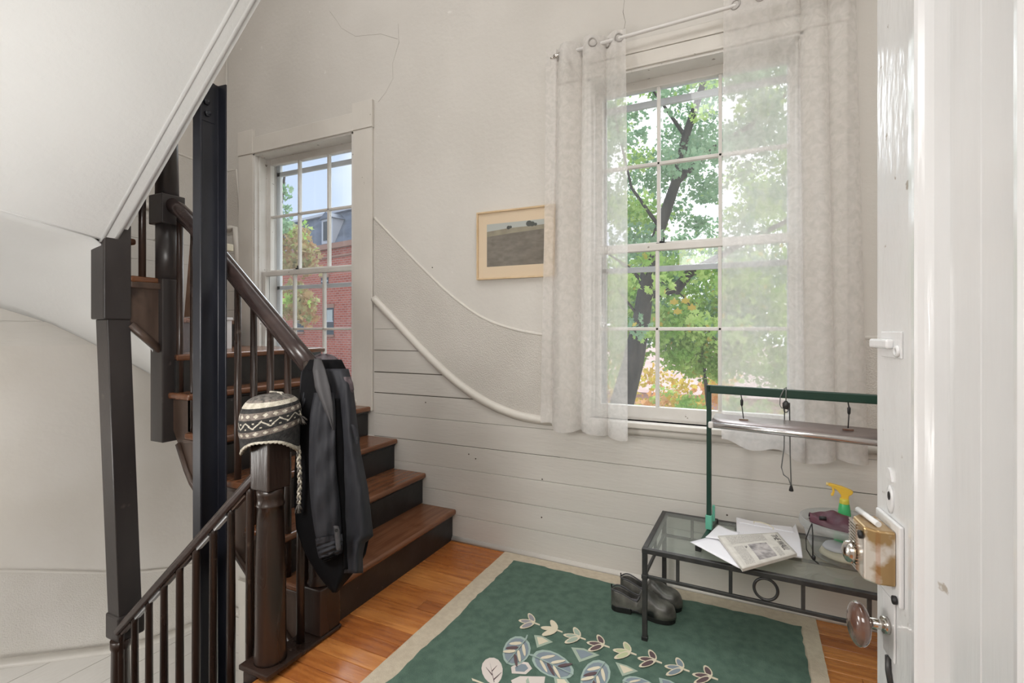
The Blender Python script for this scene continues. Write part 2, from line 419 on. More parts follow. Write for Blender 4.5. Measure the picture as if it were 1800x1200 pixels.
# floor of the landing: strip boards, each its own piece
mb = MB(); mb.box((-1.66, -2.6, -0.25), (1.3, YB, -0.021))
floor = obj('floor', mb, mat('subfloor', (0.07, 0.035, 0.02), 0.8), kind='structure')
FB = []
for k, (c1, c2) in enumerate([((0.52, 0.195, 0.050), (0.36, 0.115, 0.028)), ((0.60, 0.25, 0.070), (0.44, 0.155, 0.038)), ((0.42, 0.145, 0.036), (0.30, 0.090, 0.022))]):
    FB.append(mat('orange_pine_floor', c1, 0.17, c2, 6, stretch=(0.6, 8, 4), bump=0.12, bscale=20, bstretch=(0.5, 6, 1), rvar=0.18,
                  third=(0.13, 0.05, 0.02), tscale=7, tlo=0.70, thi=0.80))
y = -2.6; r2 = random.Random(3)
while y < YB-0.005:
    y1 = min(y+0.083, YB)
    x = -1.64
    brk = sorted(r2.uniform(-1.4, 1.2) for _ in range(1 if y > 0 else 0))
    for b in brk+[1.3]:
        if b-x > 0.02:
            mb = MB(); mb.box((x+0.0007, y+0.0012, -0.02), (b-0.0007, y1-0.0012, 0.0))
            obj('floor_board', mb, FB[r2.choice([0, 0, 1, 1, 2])], floor, bev=0.0015, seg=1)
        x = b
    y = y1

# ---- dado of the back wall: curved rail, curved upper bead, stippled band, planks below
LOW = [(-2.258, 1.508), (-2.091, 1.366), (-1.853, 1.161), (-1.63, 0.990), (-1.42, 0.872), (-1.222, 0.806), (-1.059, 0.785), (-0.95, 0.785)]
UPP = [(-2.258, 2.051), (-2.091, 1.897), (-1.853, 1.681), (-1.63, 1.497), (-1.42, 1.366), (-1.222, 1.300), (-1.034, 1.268), (-0.94, 1.262)]
def interp(P, x):
    if x <= P[0][0]: return P[0][1]
    if x >= P[-1][0]: return P[-1][1]
    for i in range(len(P)-1):
        if P[i][0] <= x <= P[i+1][0]:
            p0 = P[max(i-1, 0)]; p1 = P[i]; p2 = P[i+1]; p3 = P[min(i+2, len(P)-1)]
            t = (x-p1[0])/(p2[0]-p1[0]); h = p2[0]-p1[0]
            m1 = (p2[1]-p0[1])/max(p2[0]-p0[0], 1e-6)*h; m2 = (p3[1]-p1[1])/max(p3[0]-p1[0], 1e-6)*h
            return (2*t**3-3*t*t+1)*p1[1]+(t**3-2*t*t+t)*m1+(-2*t**3+3*t*t)*p2[1]+(t**3-t*t)*m2
def lowz(x):
    if x < -3.6: return 2.10
    return interp(LOW, x)
def uppz(x):
    if x < -3.6: return 2.565
    return interp(UPP, x)
CL = (-3.590, -2.254)         # outer edges of the casings
CRW = (-0.935, 0.405)
RAILP = [(0.0, -0.026), (0.010, -0.026), (0.026, -0.014), (0.032, 0.0), (0.026, 0.016), (0.012, 0.026), (0.0, 0.026)]
BEADP = [(0.0, -0.009), (0.006, -0.008), (0.008, 0.0), (0.006, 0.008), (0.0, 0.009)]
def wall_run(P, fn, x0, x1, name, prof, n, parent, mat_):
    mb = MB(); path = []
    for i in range(n+1):
        x = x0+(x1-x0)*i/n
        path.append((x, YB, fn(x)))
    mb.sweep(path, [(a, b) for a, b in prof], up=(0, 0, 1))
    return obj(name, mb, mat_, parent)
# profile x axis of sweep = d x up: for +x direction with up z gives -y (proud of the wall)
wall_run(LOW, lowz, CL[1], CRW[0], 'dado_rail', RAILP, 60, wall_back, M_trim)
wall_run(UPP, uppz, CL[1], CRW[0], 'band_bead', BEADP, 60, wall_back, M_trim)
wall_run(LOW, lowz, XL, CL[0], 'dado_rail', RAILP, 3, wall_back, M_trim)
wall_run(UPP, uppz, XL, CL[0], 'band_bead', BEADP, 3, wall_back, M_trim)
wall_run(LOW, lambda x: 0.785, CRW[1], 1.3, 'dado_rail', RAILP, 2, wall_back, M_trim)
wall_run(UPP, lambda x: 1.262, CRW[1], 1.3, 'band_bead', BEADP, 2, wall_back, M_trim)
def strip(mb, x0, x1, f0, f1, n, y=YB, d=0.006):
    for i in range(n):
        a = x0+(x1-x0)*i/n; b = x0+(x1-x0)*(i+1)/n
        mb.hexa([(a, y, f0(a)), (b, y, f0(b)), (b, y-d, f0(b)), (a, y-d, f0(a))], [(a, y, f1(a)), (b, y, f1(b)), (b, y-d, f1(b)), (a, y-d, f1(a))])
for x0, x1, n in [(CL[1], CRW[0], 44), (XL, CL[0], 3), (CRW[1], 1.3, 2)]:
    mb = MB()
    # one skin, front face only plus rims
    rows = [[], []]
    for i in range(n+1):
        x = x0+(x1-x0)*i/n
        rows[0].append((x, YB-0.005, lowz(x))); rows[1].append((x, YB-0.005, uppz(x)))
    mb.grid(rows, smooth=False)
    obj('stippled_band', mb, M_band, wall_back, label='stippled band between the two curved mouldings' if n == 44 else None)
    mb = MB(); rows = [[], []]
    for i in range(n+1):
        x = x0+(x1-x0)*i/n
        rows[0].append((x, YB-0.0006, 0.03)); rows[1].append((x, YB-0.0006, lowz(x)))
    mb.grid(rows, smooth=False); obj('joint_shade_sheet', mb, M_joint, wall_back)  # thin sheet added behind the planks so their gaps read as shaded
# planks
ZP = [0.012, 0.155, 0.295, 0.440, 0.585, 0.735, 0.875, 1.013, 1.158, 1.30, 1.45, 1.60, 1.75, 1.90, 2.05, 2.2]
GAPS = {0.735: 0.0022, 0.585: 0.0035, 0.875: 0.0060, 1.013: 0.0065, 1.158: 0.0045}
r3 = random.Random(11)
def plank(x0, x1, za, zb, fn, parent=None, seed=0):
    ga, gb = GAPS.get(za, 0.002)/2, GAPS.get(zb, 0.002)/2
    n = max(2, int((x1-x0)/0.03)); lo = []; hi = []
    runs = []; cur = []
    for i in range(n+1):
        x = x0+(x1-x0)*i/n; top = min(zb-gb, fn(x))
        if top > za+ga+0.001: cur.append((x, top))
        else:
            if len(cur) > 1: runs.append(cur)
            cur = []
    if len(cur) > 1: runs.append(cur)
    for c in runs:
        # drop collinear middle points
        tops = [c[0]]+[c[i] for i in range(1, len(c)-1) if abs((c[i][1]-c[i-1][1])-(c[i+1][1]-c[i][1])) > 1e-6 or abs(c[i][1]-c[i-1][1]) > 1e-6]+[c[-1]]
        poly = [(c[0][0], YB+0.0, za+ga), (c[-1][0], YB+0.0, za+ga)]+[(p[0], YB+0.0, p[1]) for p in reversed(tops)]
        d = 0.0075+r3.uniform(-0.001, 0.001)
        mb = MB(); mb.prism(poly, (0, -d, 0))
        obj('plank', mb, M_plank, wall_back, bev=0.0012, seg=1)
for za, zb in zip(ZP, ZP[1:]):
    # between the casings; under the right window; left of the left casing; right of the right casing
    if zb <= 0.80:
        plank(-2.254 if za > 0.55 else -3.77, 1.3, za, zb, lowz)
        if za > 0.55: plank(-3.77, -3.59, za, zb, lowz)
    else:
        plank(CL[1], CRW[0], za, zb, lowz)
        plank(XL, CL[0], za, zb, lowz)
        if za < 0.8: plank(CRW[1], 1.3, za, 0.78, lambda x: 0.78)
# planks of the back wall going down the stairwell, under the descending dado
def dropz(x): return min(-0.93, -0.93-0.55*(x+3.3)) if x > -3.3 else -0.93
z = -0.98
for k in range(12):
    x1 = min(-0.3, -3.3+(-0.93-(z))/0.55+0.0) if z < -1.0 else -3.0
    plank(CL[0]-0.18, CL[0], z-0.14, z, lambda x: -0.93)
    z -= 0.14
wall_run(None, dropz, XL, CL[0], 'dado_rail', RAILP, 2, wall_back, M_trim)
wall_run(None, dropz, CL[1], -0.3, 'dado_rail', RAILP, 20, wall_back, M_trim)

# plaster cracks
M_crack = mat('crack_shadow', (0.30, 0.27, 0.23), 0.9)
for P in ([(-0.574, 3.04), (-0.583, 2.97), (-0.570, 2.915), (-0.580, 2.87), (-0.568, 2.83)],
          [(-2.056, 3.30), (-2.05, 3.176), (-2.102, 3.05), (-2.098, 2.95), (-2.16, 2.87), (-2.222, 2.82)],
          [(-2.66, 3.55), (-2.59, 3.46), (-2.549, 3.40), (-2.42, 3.31), (-2.2, 3.27), (-2.06, 3.20)]):
    mb = MB(); mb.tube([(x, YB-0.0002, z) for x, z in P], 0.0009, 4)
    obj('plaster_crack', mb, M_crack, wall_back, label='fine crack in the plaster')

# small nail holes and knots in the planks
mb = MB()
for x, y_ in [(748, 707), (824, 798), (836, 806), (953, 842), (952, 909), (1278, 905), (760, 470), (1000, 735)]:
    p = at(x, y_, Y=YB-0.0095)
    mb.lathe([(0.0045, 0), (0.003, 0.0012), (0, 0.0014)], p, 8, M=Matrix.Rotation(pi/2, 4, 'X'))
o = obj('nail_heads', mb, M_gap, wall_back, kind='stuff')

# quarter round along the foot of the wall
mb = MB(); mb.sweep([(-1.64, YB, 0.0), (1.3, YB, 0.0)], [(0, 0), (0.026, 0), (0.024, 0.012), (0.014, 0.024), (0, 0.028)])
obj('baseboard_back', mb, M_plank, kind='structure')
# corner bead between the left and the back wall
mb = MB(); mb.tube([(XL+0.010, YB-0.006, -3.1), (XL+0.010, YB-0.006, 4.6)], 0.008, 8)
obj('trim_1', mb, M_trim, kind='structure')

# ---- dado mouldings of the left wall, above and below
LWu = [(0.1, 3.5), (0.9, 3.05), (1.5, 2.74), (1.986, 2.62), (2.2, 2.590), (2.6, 2.565)]
LWl = [(0.1, 3.0), (0.9, 2.55), (1.5, 2.26), (1.986, 2.155), (2.2, 2.125), (2.6, 2.10)]
LDu = [(0.1, 0.45), (0.9, 0.10), (1.266, -0.053), (1.518, -0.169), (1.752, -0.280), (1.923, -0.355), (2.265, -0.462), (2.6, -0.50)]
LDl = [(0.1, -0.10), (0.9, -0.40), (1.266, -0.569), (1.752, -0.782), (1.965, -0.870), (2.336, -0.935), (2.6, -0.93)]
for P, nm, pr in ((LWu, 'band_bead', BEADP), (LWl, 'dado_rail', RAILP), (LDu, 'band_bead', BEADP), (LDl, 'dado_rail', RAILP)):
    mb = MB(); path = []
    for i in range(41):
        yy = 0.1+2.5*i/40; path.append((XL, yy, interp(P, yy)))
    mb.sweep(path, pr)
    obj(nm, mb, M_trim, wall_left)
for Pl, Pu in ((LWl, LWu), (LDl, LDu)):
    rows = [[], []]
    for i in range(41):
        yy = 0.1+2.5*i/40
        rows[0].append((XL+0.005, yy, interp(Pl, yy))); rows[1].append((XL+0.005, yy, interp(Pu, yy)))
    mb = MB(); mb.grid(rows, smooth=False)
    obj('stippled_band', mb, M_lband, wall_left)
# planks of the left wall below its rails
def lplank(za, zb, P, y0=0.1, y1=2.6):
    n = 30; cur = []; runs = []
    for i in range(n+1):
        yy = y0+(y1-y0)*i/n; top = min(zb-0.001, interp(P, yy))
        if top > za+0.003: cur.append((yy, top))
        else:
            if len(cur) > 1: runs.append(cur)
            cur = []
    if len(cur) > 1: runs.append(cur)
    for c in runs:
        poly = [(XL, c[0][0], za+0.001), (XL, c[-1][0], za+0.001)]+[(XL, p[0], p[1]) for p in reversed(c)]
        mb = MB(); mb.prism(poly, (0.007, 0, 0)); obj('plank', mb, M_plank, wall_left)
for z in (1.2, 1.345, 1.49, 1.635, 1.78, 1.925, 2.07, 2.215, 2.36): lplank(z, z+0.145, LWl)
for z in (-0.55, -0.695, -0.84, -0.985, -1.13, -1.275): lplank(z, z+0.145, LDl)

# ------------------------------------------------------------------ windows
def make_window(name, wx, label, z0=0.0, curtain=False, simple=False):
    x0, x1 = wx; root = empty(name, ((x0+x1)/2, YB, ZS+z0), kind='structure')
    root['label'] = label
    zs, zh = ZS+z0, ZH+z0
    cw = 0.165
    P = lambda nm, m, par=root, **k: obj(nm, m, k.pop('mat', M_trim), par, **k)
    for a, b in ((x0-cw, x0), (x1, x1+cw)):
        mb = MB(); mb.box((a, YB-0.018, zs-0.07), (b, YB, zh)); P('casing_board', mb, bev=0.003)
        mb = MB(); mb.box((a-0.004, YB-0.024, zh), (b+0.004, YB, zh+(0.185 if simple or name == 'window_1' else 0.0755))); P('corner_block', mb, bev=0.003)
    if simple or name == 'window_1':
        mb = MB(); mb.box((x0, YB-0.018, zh+0.001), (x1, YB, zh+0.125)); P('head_casing', mb, bev=0.003)
    else:
        mb = MB(); mb.box((x0, YB-0.018, zh+0.001), (x1, YB, zh+0.074)); P('head_casing', mb, bev=0.003)
        mb = MB(); mb.box((x0-cw, YB-0.021, zh+0.076), (x1+cw, YB, zh+0.142)); P('head_casing', mb, bev=0.003)
    mb = MB(); mb.box((x0-0.004, YB-0.026, zh-0.004), (x1+0.004, YB-0.004, zh+0.010)); P('head_bead', mb, bev=0.003)
    # jambs, head lining and sill
    mb = MB(); mb.box((x0-0.002, YB-0.014, zs), (x0+0.018, YB+0.24, zh)); mb.box((x1-0.018, YB-0.014, zs), (x1+0.002, YB+0.24, zh))
    mb.box((x0, YB-0.014, zh-0.018), (x1, YB+0.24, zh+0.002))
    for xa in (x0+0.018, x1-0.030): mb.box((xa, YB+0.015, zs), (xa+0.012, YB+0.035, zh-0.018))
    for xa in (x0+0.018, x1-0.026): mb.box((xa, YB+0.092, zs), (xa+0.008, YB+0.100, zh-0.018))
    P('jamb_lining', mb, mat=M_sash, bev=0.002)
    mb = MB(); mb.box((x0-0.03, YB-0.050, zs-0.030), (x1+0.03, YB+0.25, zs)); P('sill', mb, bev=0.006)
    mb = MB(); mb.sweep([(x0-0.02, YB, zs-0.052), (x1+0.02, YB, zs-0.052)], [(0,-0.022),(0.016,-0.018),(0.026,0.0),(0.020,0.016),(0,0.022)]); P('sill_moulding', mb)
    if not simple:
        mb = MB(); mb.box((x0+0.018, YB+0.038, zs+0.0), (x1-0.018, YB+0.046, zs+0.012)); P('sill_stop', mb)
    gx = [x0+0.052+(x1-x0-0.104)*k/3 for k in range(4)]
    def sash(nm, y, za, zb, r0, r1, zm):
        mb = MB(); a, b = x0+0.019, x1-0.019
        mb.box((a, y, za), (gx[0], y+0.036, zb)); mb.box((gx[3], y, za), (b, y+0.036, zb))
        mb.box((gx[0], y, za), (gx[3], y+0.036, za+r0)); mb.box((gx[0], y, zb-r1), (gx[3], y+0.036, zb))
        s = P(nm, mb, mat=M_sash, bev=0.003)
        for k in (1, 2):
            mb = MB(); mb.box((gx[k]-0.009, y+0.004, za+r0), (gx[k]+0.009, y+0.032, zb-r1)); obj('muntin', mb, M_sash, s, bev=0.004)
        mb = MB(); mb.box((gx[0], y+0.004, zm-0.009), (gx[3], y+0.032, zm+0.009)); obj('muntin', mb, M_sash, s, bev=0.004)
        for k in range(3):
            for c, d in ((za+r0, zm-0.009), (zm+0.009, zb-r1)):
                e = 0.0 if k in (0,) else 0.009; g = 0.0 if k == 2 else 0.009
                mb = MB(); mb.add([(gx[k]+e, y+0.018, c), (gx[k+1]-g, y+0.018, c), (gx[k+1]-g, y+0.018, d), (gx[k]+e, y+0.018, d)], [(0,1,2,3)])
                obj('pane', mb, M_pane, s)
        return s
    lo = sash('lower_sash', YB+0.052, zs+0.003, z0+1.745, 0.068, 0.034, z0+1.300)
    up = sash('upper_sash', YB+0.098, z0+1.720, zh-0.018, 0.042, 0.048, z0+2.182)
    # sash lock on the meeting rail and lift on the bottom rail
    xm = x0+(x1-x0)*0.37
    mb = MB(); mb.box((xm-0.025, YB+0.060, z0+1.745), (xm+0.025, YB+0.085, z0+1.751)); mb.box((xm+0.010, YB+0.062, z0+1.751), (xm+0.017, YB+0.07, z0+1.778))
    mb.lathe([(0.011, 0), (0.011, 0.008), (0.004, 0.012)], (xm, YB+0.072, z0+1.751), 12)
    P('sash_lock', mb, mat=M_black)
    if not simple:
        xq = x0+(x1-x0)*0.74-0.12
        mb = MB(); mb.box((xq-0.03, YB+0.036, zs+0.012), (xq+0.03, YB+0.052, zs+0.022)); mb.lathe([(0.012,0),(0.016,0.008),(0.010,0.016),(0,0.018)], (xq, YB+0.03, zs+0.012), 12)
        P('sash_lift', mb, mat=M_chrome)
        # storm window outside
        mb = MB(); y = YB+0.185; a, b = x0+0.018, x1-0.018
        mb.box((a, y, zs), (a+0.035, y+0.02, zh-0.018)); mb.box((b-0.035, y, zs), (b, y+0.02, zh-0.018))
        for za, zb in ((zs, zs+0.035), (1.615+z0, 1.645+z0), (2.525+z0, 2.560+z0), (zh-0.04, zh-0.018)): mb.box((a, y, za), (b, y+0.02, zb))
        st = P('storm_window', mb, mat=M_storm, bev=0.002)
        mb = MB(); mb.add([(a, y+0.01, zs), (b, y+0.01, zs), (b, y+0.01, zh), (a, y+0.01, zh)], [(0,1,2,3)]); obj('pane', mb, M_stormpane, st)
    return root
make_window('window_1', WL, 'smaller looking left window crossed by the stairs, brick building outside')
make_window('window_2', WR, 'right window between the two sheer white curtains')
make_window('window_3', WL, 'window of the lower stair flight seen behind the balusters', z0=-STOREY, simple=True)


# ------------------------------------------------------------------ stairs
XS = -1.63; GO = 0.2235; RI = 0.195; YI = 1.55
nx = lambda n: XS-GO*(n-1)          # nosing of step n of the lower flight
stair = empty('staircase', (XS, YI, 0), 'dark lower flight of wooden stairs climbing left along the back wall', 'staircase')
def tread_poly(poly, z, parent=stair, name='tread', th=0.032):
    mb = MB(); mb.prism([(x, y, z-th) for x, y in poly], (0, 0, th))
    return obj(name, mb, M_tread, parent, bev=0.011, seg=3)
WN = {1: XS, 2: nx(2), 3: nx(3), 4: nx(4), 5: nx(5), 6: -2.71}
wx_ = {n: (nx(n) if n < 6 else -2.71) for n in range(1, 7)}
ix_ = {n: (nx(n) if n < 6 else -2.60) for n in range(1, 7)}
for n in range(1, 6):
    b = 0.03
    poly = [(ix_[n]+b, YI-0.030), (ix_[n]+b*0.97, YB-0.012), (wx_[n+1]-0.02, YB-0.012), (ix_[n+1]-0.035 if n < 5 else -2.70, YI+0.02), (ix_[n+1]-0.005 if n < 5 else -2.665, YI-0.030)]
    tread_poly(poly, RI*n)
    mb = MB(); x = nx(n)
    mb.box((x-0.022, YI, RI*(n-1)+0.0005), (x-0.002, YB-0.01, RI*n-0.033))
    obj('riser', mb, M_riser, stair)
    mb = MB(); mb.sweep([(x-0.002, YI+0.0, RI*n-0.040), (x-0.002, YB-0.01, RI*n-0.040)], [(0, 0.007), (0.012, 0.007), (0.006, -0.006), (0, -0.010)])
    obj('nosing_moulding', mb, M_riser, stair)
    if n < 5:
        # return moulding on the open side
        mb = MB(); mb.box((nx(n+1)-0.030, YI-0.022, RI*n-0.052), (nx(n)+0.012, YI-0.006, RI*n-0.033)); obj('tread_return', mb, M_string, stair, bev=0.004)
# winders
NWc = (-2.72, 1.55)          # middle newel
NLc = (-2.735, 1.31)         # left newel
def riser_line(p, q, z0, z1, name='riser'):
    mb = MB(); p = Vector((*p, 0)); q = Vector((*q, 0)); d = (q-p).normalized(); s = Vector((-d.y, d.x, 0))*0.02
    mb.hexa([(p.x, p.y, z0), (q.x, q.y, z0), (q.x+s.x, q.y+s.y, z0), (p.x+s.x, p.y+s.y, z0)],
            [(p.x, p.y, z1), (q.x, q.y, z1), (q.x+s.x, q.y+s.y, z1), (p.x+s.x, p.y+s.y, z1)])
    obj(name, mb, M_riser, stair)
riser_line((-2.62, 1.54), (-2.73, YB-0.01), RI*5, RI*6-0.033)
tread_poly([(-2.59, 1.52), (-2.685, YB-0.012), (-3.66, YB-0.012), (-2.72, 1.58)], RI*6)
riser_line((-2.745, 1.60), (-3.62, YB-0.01), RI*6, RI*7-0.033)
tread_poly([(-2.72, 1.60), (-3.595, YB-0.012), (XL+0.01, YB-0.012), (XL+0.01, 1.95), (-2.77, 1.52)], RI*7)
riser_line((-2.78, 1.53), (XL+0.01, 1.98), RI*7, RI*8-0.033)
tread_poly([(-2.70, 1.50), (-2.77, 1.545), (XL+0.01, 2.01), (XL+0.01, 1.40), (-2.79, 1.38), (-2.675, 1.36)], RI*8)
riser_line((-2.79, 1.41), (XL+0.01, 1.43), RI*8, RI*9-0.033)
tread_poly([(-2.78, 1.44), (XL+0.01, 1.46), (XL+0.01, 0.85), (-2.79, 1.30)], RI*9)
riser_line((-2.78, 1.33), (XL+0.01, 0.88), RI*9, RI*10-0.033)
tread_poly([(-2.78, 1.35), (XL+0.01, 0.91), (XL+0.01, 0.12), (-3.4, 0.12), (-2.76, 1.26)], RI*10)
riser_line((-2.755, 1.28), (-3.35, 0.12), RI*10, RI*11-0.033)
tread_poly([(-2.755, 1.30), (-3.38, 0.12), (-2.60, 0.12), (-2.64, 1.30)], RI*11)

# string board of the open side
ss = 0.872
def botz(x): return 0.289+ss*(-2.244-x)
pl = [(XS-0.005, YI, -0.02)]
for n in range(1, 6):
    pl += [(nx(n)-0.004, YI, RI*(n-1)-(0.0 if n > 1 else 0.02)), (nx(n)-0.004, YI, RI*n-0.034)]
pl += [(-2.668, YI, RI*5-0.034), (-2.668, YI, 0.78), (-2.62, YI, 0.70), (-2.55, YI, botz(-2.55)+0.02), (-2.51, YI, botz(-2.51)), (XS-0.005, YI, botz(XS))]
mb = MB(); mb.prism(pl, (0, 0.03, 0))
obj('string_board', mb, M_string, stair, label='brown side board under the stepped treads')
mb = MB(); mb.sweep([(-1.64, YI-0.004, botz(-1.64)+0.012), (-2.51, YI-0.004, botz(-2.51)+0.012), (-2.55, YI-0.004, botz(-2.55)+0.034), (-2.62, YI-0.004, 0.715)], [(-0.008,-0.014), (0.008,-0.014), (0.008,0.014), (-0.008,0.014)])
obj('string_moulding', mb, M_string, stair)
mb = MB(); mb.prism([(-2.70, YI+0.03, botz(-2.70)+0.05), (XS-0.03, YI+0.03, botz(XS)+0.03), (XS-0.03, YB, botz(XS)+0.03), (-2.70, YB, botz(-2.70)+0.05)], (0, 0, 0.02))
obj('soffit', mb, M_soffit, stair)
# board between the two newels
mb = MB(); mb.prism([(-2.70, 1.365, 1.325), (-2.70, 1.50, 1.195), (-2.70, 1.50, 1.535), (-2.70, 1.365, 1.535)], (-0.02, 0, 0))
obj('string_board', mb, M_string, stair, bev=0.002)
mb = MB(); mb.box((-2.705, 1.362, 1.500), (-2.682, 1.505, 1.532)); obj('string_moulding', mb, M_string, stair, bev=0.006)
mb = MB(); mb.sweep([(-2.695, 1.365, 1.322), (-2.695, 1.50, 1.192)], [(-0.012,-0.016), (0.012,-0.016), (0.012,0.016), (-0.012,0.016)]); obj('string_moulding', mb, M_string, stair)

# ---- upper flight overhead: soffit, string, treads of the far flight
upper = empty('upper_staircase', (-2.0, 1.0, 2.3), 'white plastered underside of the stair flight overhead at upper left', 'staircase')
def sof(x): return 1.81+0.90*(x+2.585)
XE = -0.60
def crease(y): return -2.70+0.153*(1.3-y)
mb = MB()
def soffit_block(ya, yb_):
    xa, xb = crease(ya), crease(yb_)
    mb.hexa([(xa, ya, sof(xa)), (XE, ya, sof(XE)), (XE, yb_, sof(XE)), (xb, yb_, sof(xb))],
            [(xa, ya, sof(xa)+0.05), (XE, ya, sof(XE)+0.05), (XE, yb_, sof(XE)+0.05), (xb, yb_, sof(xb)+0.05)])
soffit_block(0.10, 1.300)
obj('soffit', mb, M_soffit, upper)
mb = MB()
mb.sweep([(-2.70, 1.300, sof(-2.70)+0.012), (XE, 1.300, sof(XE)+0.012)], [(-0.010, -0.010), (0.004, -0.010), (0.010, -0.005), (0.010, 0.02), (-0.010, 0.02)])
obj('edge_bead', mb, M_soffit, upper)
mb = MB(); mb.sweep([(-2.70, 1.250, sof(-2.70)-0.004), (XE, 1.250, sof(XE)-0.004)], [(-0.008, 0.0), (0.0, -0.001), (0.008, 0.0), (0.008, 0.01), (-0.008, 0.01)])
obj('edge_bead', mb, M_soffit, upper)
mb = MB(); mb.prism([(-2.66, 1.312, sof(-2.66)+0.03), (XE, 1.312, sof(XE)+0.03), (XE, 1.312, sof(XE)+0.40), (-2.66, 1.312, sof(-2.66)+0.40)], (0, 0.028, 0))
obj('string_board', mb, M_soffit, upper)
for k in range(8):
    x = -2.62+GO*k; z = 2.145+RI*(k+1)
    mb = MB(); mb.box((x-0.03, 0.10, z-0.03), (x+GO, 1.31, z)); obj('tread', mb, M_tread, upper, bev=0.006)
    mb = MB(); mb.box((x, 0.10, z-RI), (x+0.02, 1.31, z-0.03)); obj('riser', mb, M_riser, upper)
# warped soffit of the winders, wall to newels
inner = [(crease(y_), y_, sof(crease(y_))+0.004) for y_ in (0.10, 0.70, 1.20)]+[(-2.715, 1.30, 1.66), (-2.735, 1.345, 1.345), (-2.745, 1.49, 1.205), (-2.775, 1.56, 1.05), (-2.76, 1.62, 0.85), (-2.66, YB, 0.78)]
outer = [(-3.40, 0.10, 1.62), (XL, 0.60, 1.66), (XL, 1.02, 1.52), (XL, 1.266, 1.42), (XL, 1.50, 1.33), (XL, 1.75, 1.18), (XL, 2.05, 0.98), (XL, 2.40, 0.86), (-3.60, YB, 0.80)]
rows = []
for t in range(13):
    f = t/12; row = []
    for a, b in zip(inner, outer):
        p = Vector(a).lerp(Vector(b), f); p.z += 0.03*sin(pi*f); row.append(p)
    rows.append(row)
mb = MB(); mb.grid(rows)
so = obj('winder_soffit', mb, M_soffit, upper, solid=0.008)
mb = MB(); mb.tube([(crease(y_), y_, sof(crease(y_))+0.002) for y_ in (1.29, 0.95, 0.6, 0.12)], 0.005, 6)
obj('plaster_ridge', mb, M_soffit, upper)

# ---- descending flight in front of the well
down = empty('lower_staircase', (-1.7, 1.31, -0.2), 'flight of stairs going down to the left behind the slanted balustrade', 'staircase')
for k in range(1, 7):
    xa = -1.69-GO*(k-1); z = -RI*k
    mb = MB(); mb.box((xa-GO-0.03, 0.10, z-0.032), (xa+0.0, 1.345, z)); obj('tread', mb, M_tread, down, bev=0.008)
    mb = MB(); mb.box((xa-0.02, 0.10, z+0.0), (xa, 1.33, z+RI-0.033)); obj('riser', mb, M_riser, down)
mb = MB(); mb.prism([(-1.60, 1.33, -0.03), (-1.69, 1.33, -0.03), (-2.70, 1.33, -0.03-ss*1.01), (-2.70, 1.33, -0.45-ss*1.01), (-1.60, 1.33, -0.38)], (0, 0.03, 0))
obj('string_board', mb, M_string, down)

# edge board of the landing along the well
mb = MB(); mb.box((-1.72, 1.25, -0.20), (-1.645, 1.62, 0.004)); mb.box((-1.70, 1.25, 0.004), (-1.585, 1.62, 0.020))
obj('trim_3', mb, M_dark, bev=0.005, kind='structure')
# ------------------------------------------------------------------ railings and newels
def ellipse(a, b, n=16): return [(a*cos(2*pi*i/n), b*sin(2*pi*i/n)) for i in range(n)]
def sq(mb, c, s, z0, z1, s2=None): mb.box((c[0]-s/2, c[1]-(s2 or s)/2, z0), (c[0]+s/2, c[1]+(s2 or s)/2, z1))
railing = empty('stair_railing', (XS, YI, 0.02), 'dark round handrail with balusters climbing the lower flight', 'railing')
C0 = (-1.645, 1.56)
# start newel
mb = MB(); sq(mb, C0, 0.112, 0.0205, 0.215); obj('newel_base', mb, M_dark, railing, bev=0.006)
mb = MB(); mb.lathe([(0.052, 0.215), (0.056, 0.225), (0.050, 0.24), (0.051, 0.5), (0.046, 0.96)], (*C0, 0), 24); obj('newel_shaft', mb, M_dark, railing)
mb = MB(); sq(mb, C0, 0.104, 0.96, 1.165); obj('newel_block', mb, M_dark, railing, bev=0.006)
# middle newel
mb = MB(); sq(mb, NWc, 0.106, 0.722, 1.556); obj('newel_base', mb, M_darkgrey, railing, bev=0.005)
mb = MB(); mb.lathe([(0.051, 1.556), (0.051, 1.838)], (*NWc, 0), 28); obj('newel_shaft', mb, M_darkgrey, railing)
mb = MB(); sq(mb, NWc, 0.116, 1.838, 1.990); obj('newel_block', mb, M_darkgrey, railing, bev=0.005)
mb = MB(); mb.lathe([(0.053, 1.990), (0.047, 2.3), (0.043, 2.75)], (*NWc, 0), 28); obj('newel_shaft', mb, M_darkgrey, railing)
mb = MB(); sq(mb, (NWc[0]+0.02, NWc[1]+0.02), 0.15, 2.75, 2.95); obj('newel_block', mb, M_darkgrey, railing, bev=0.005)
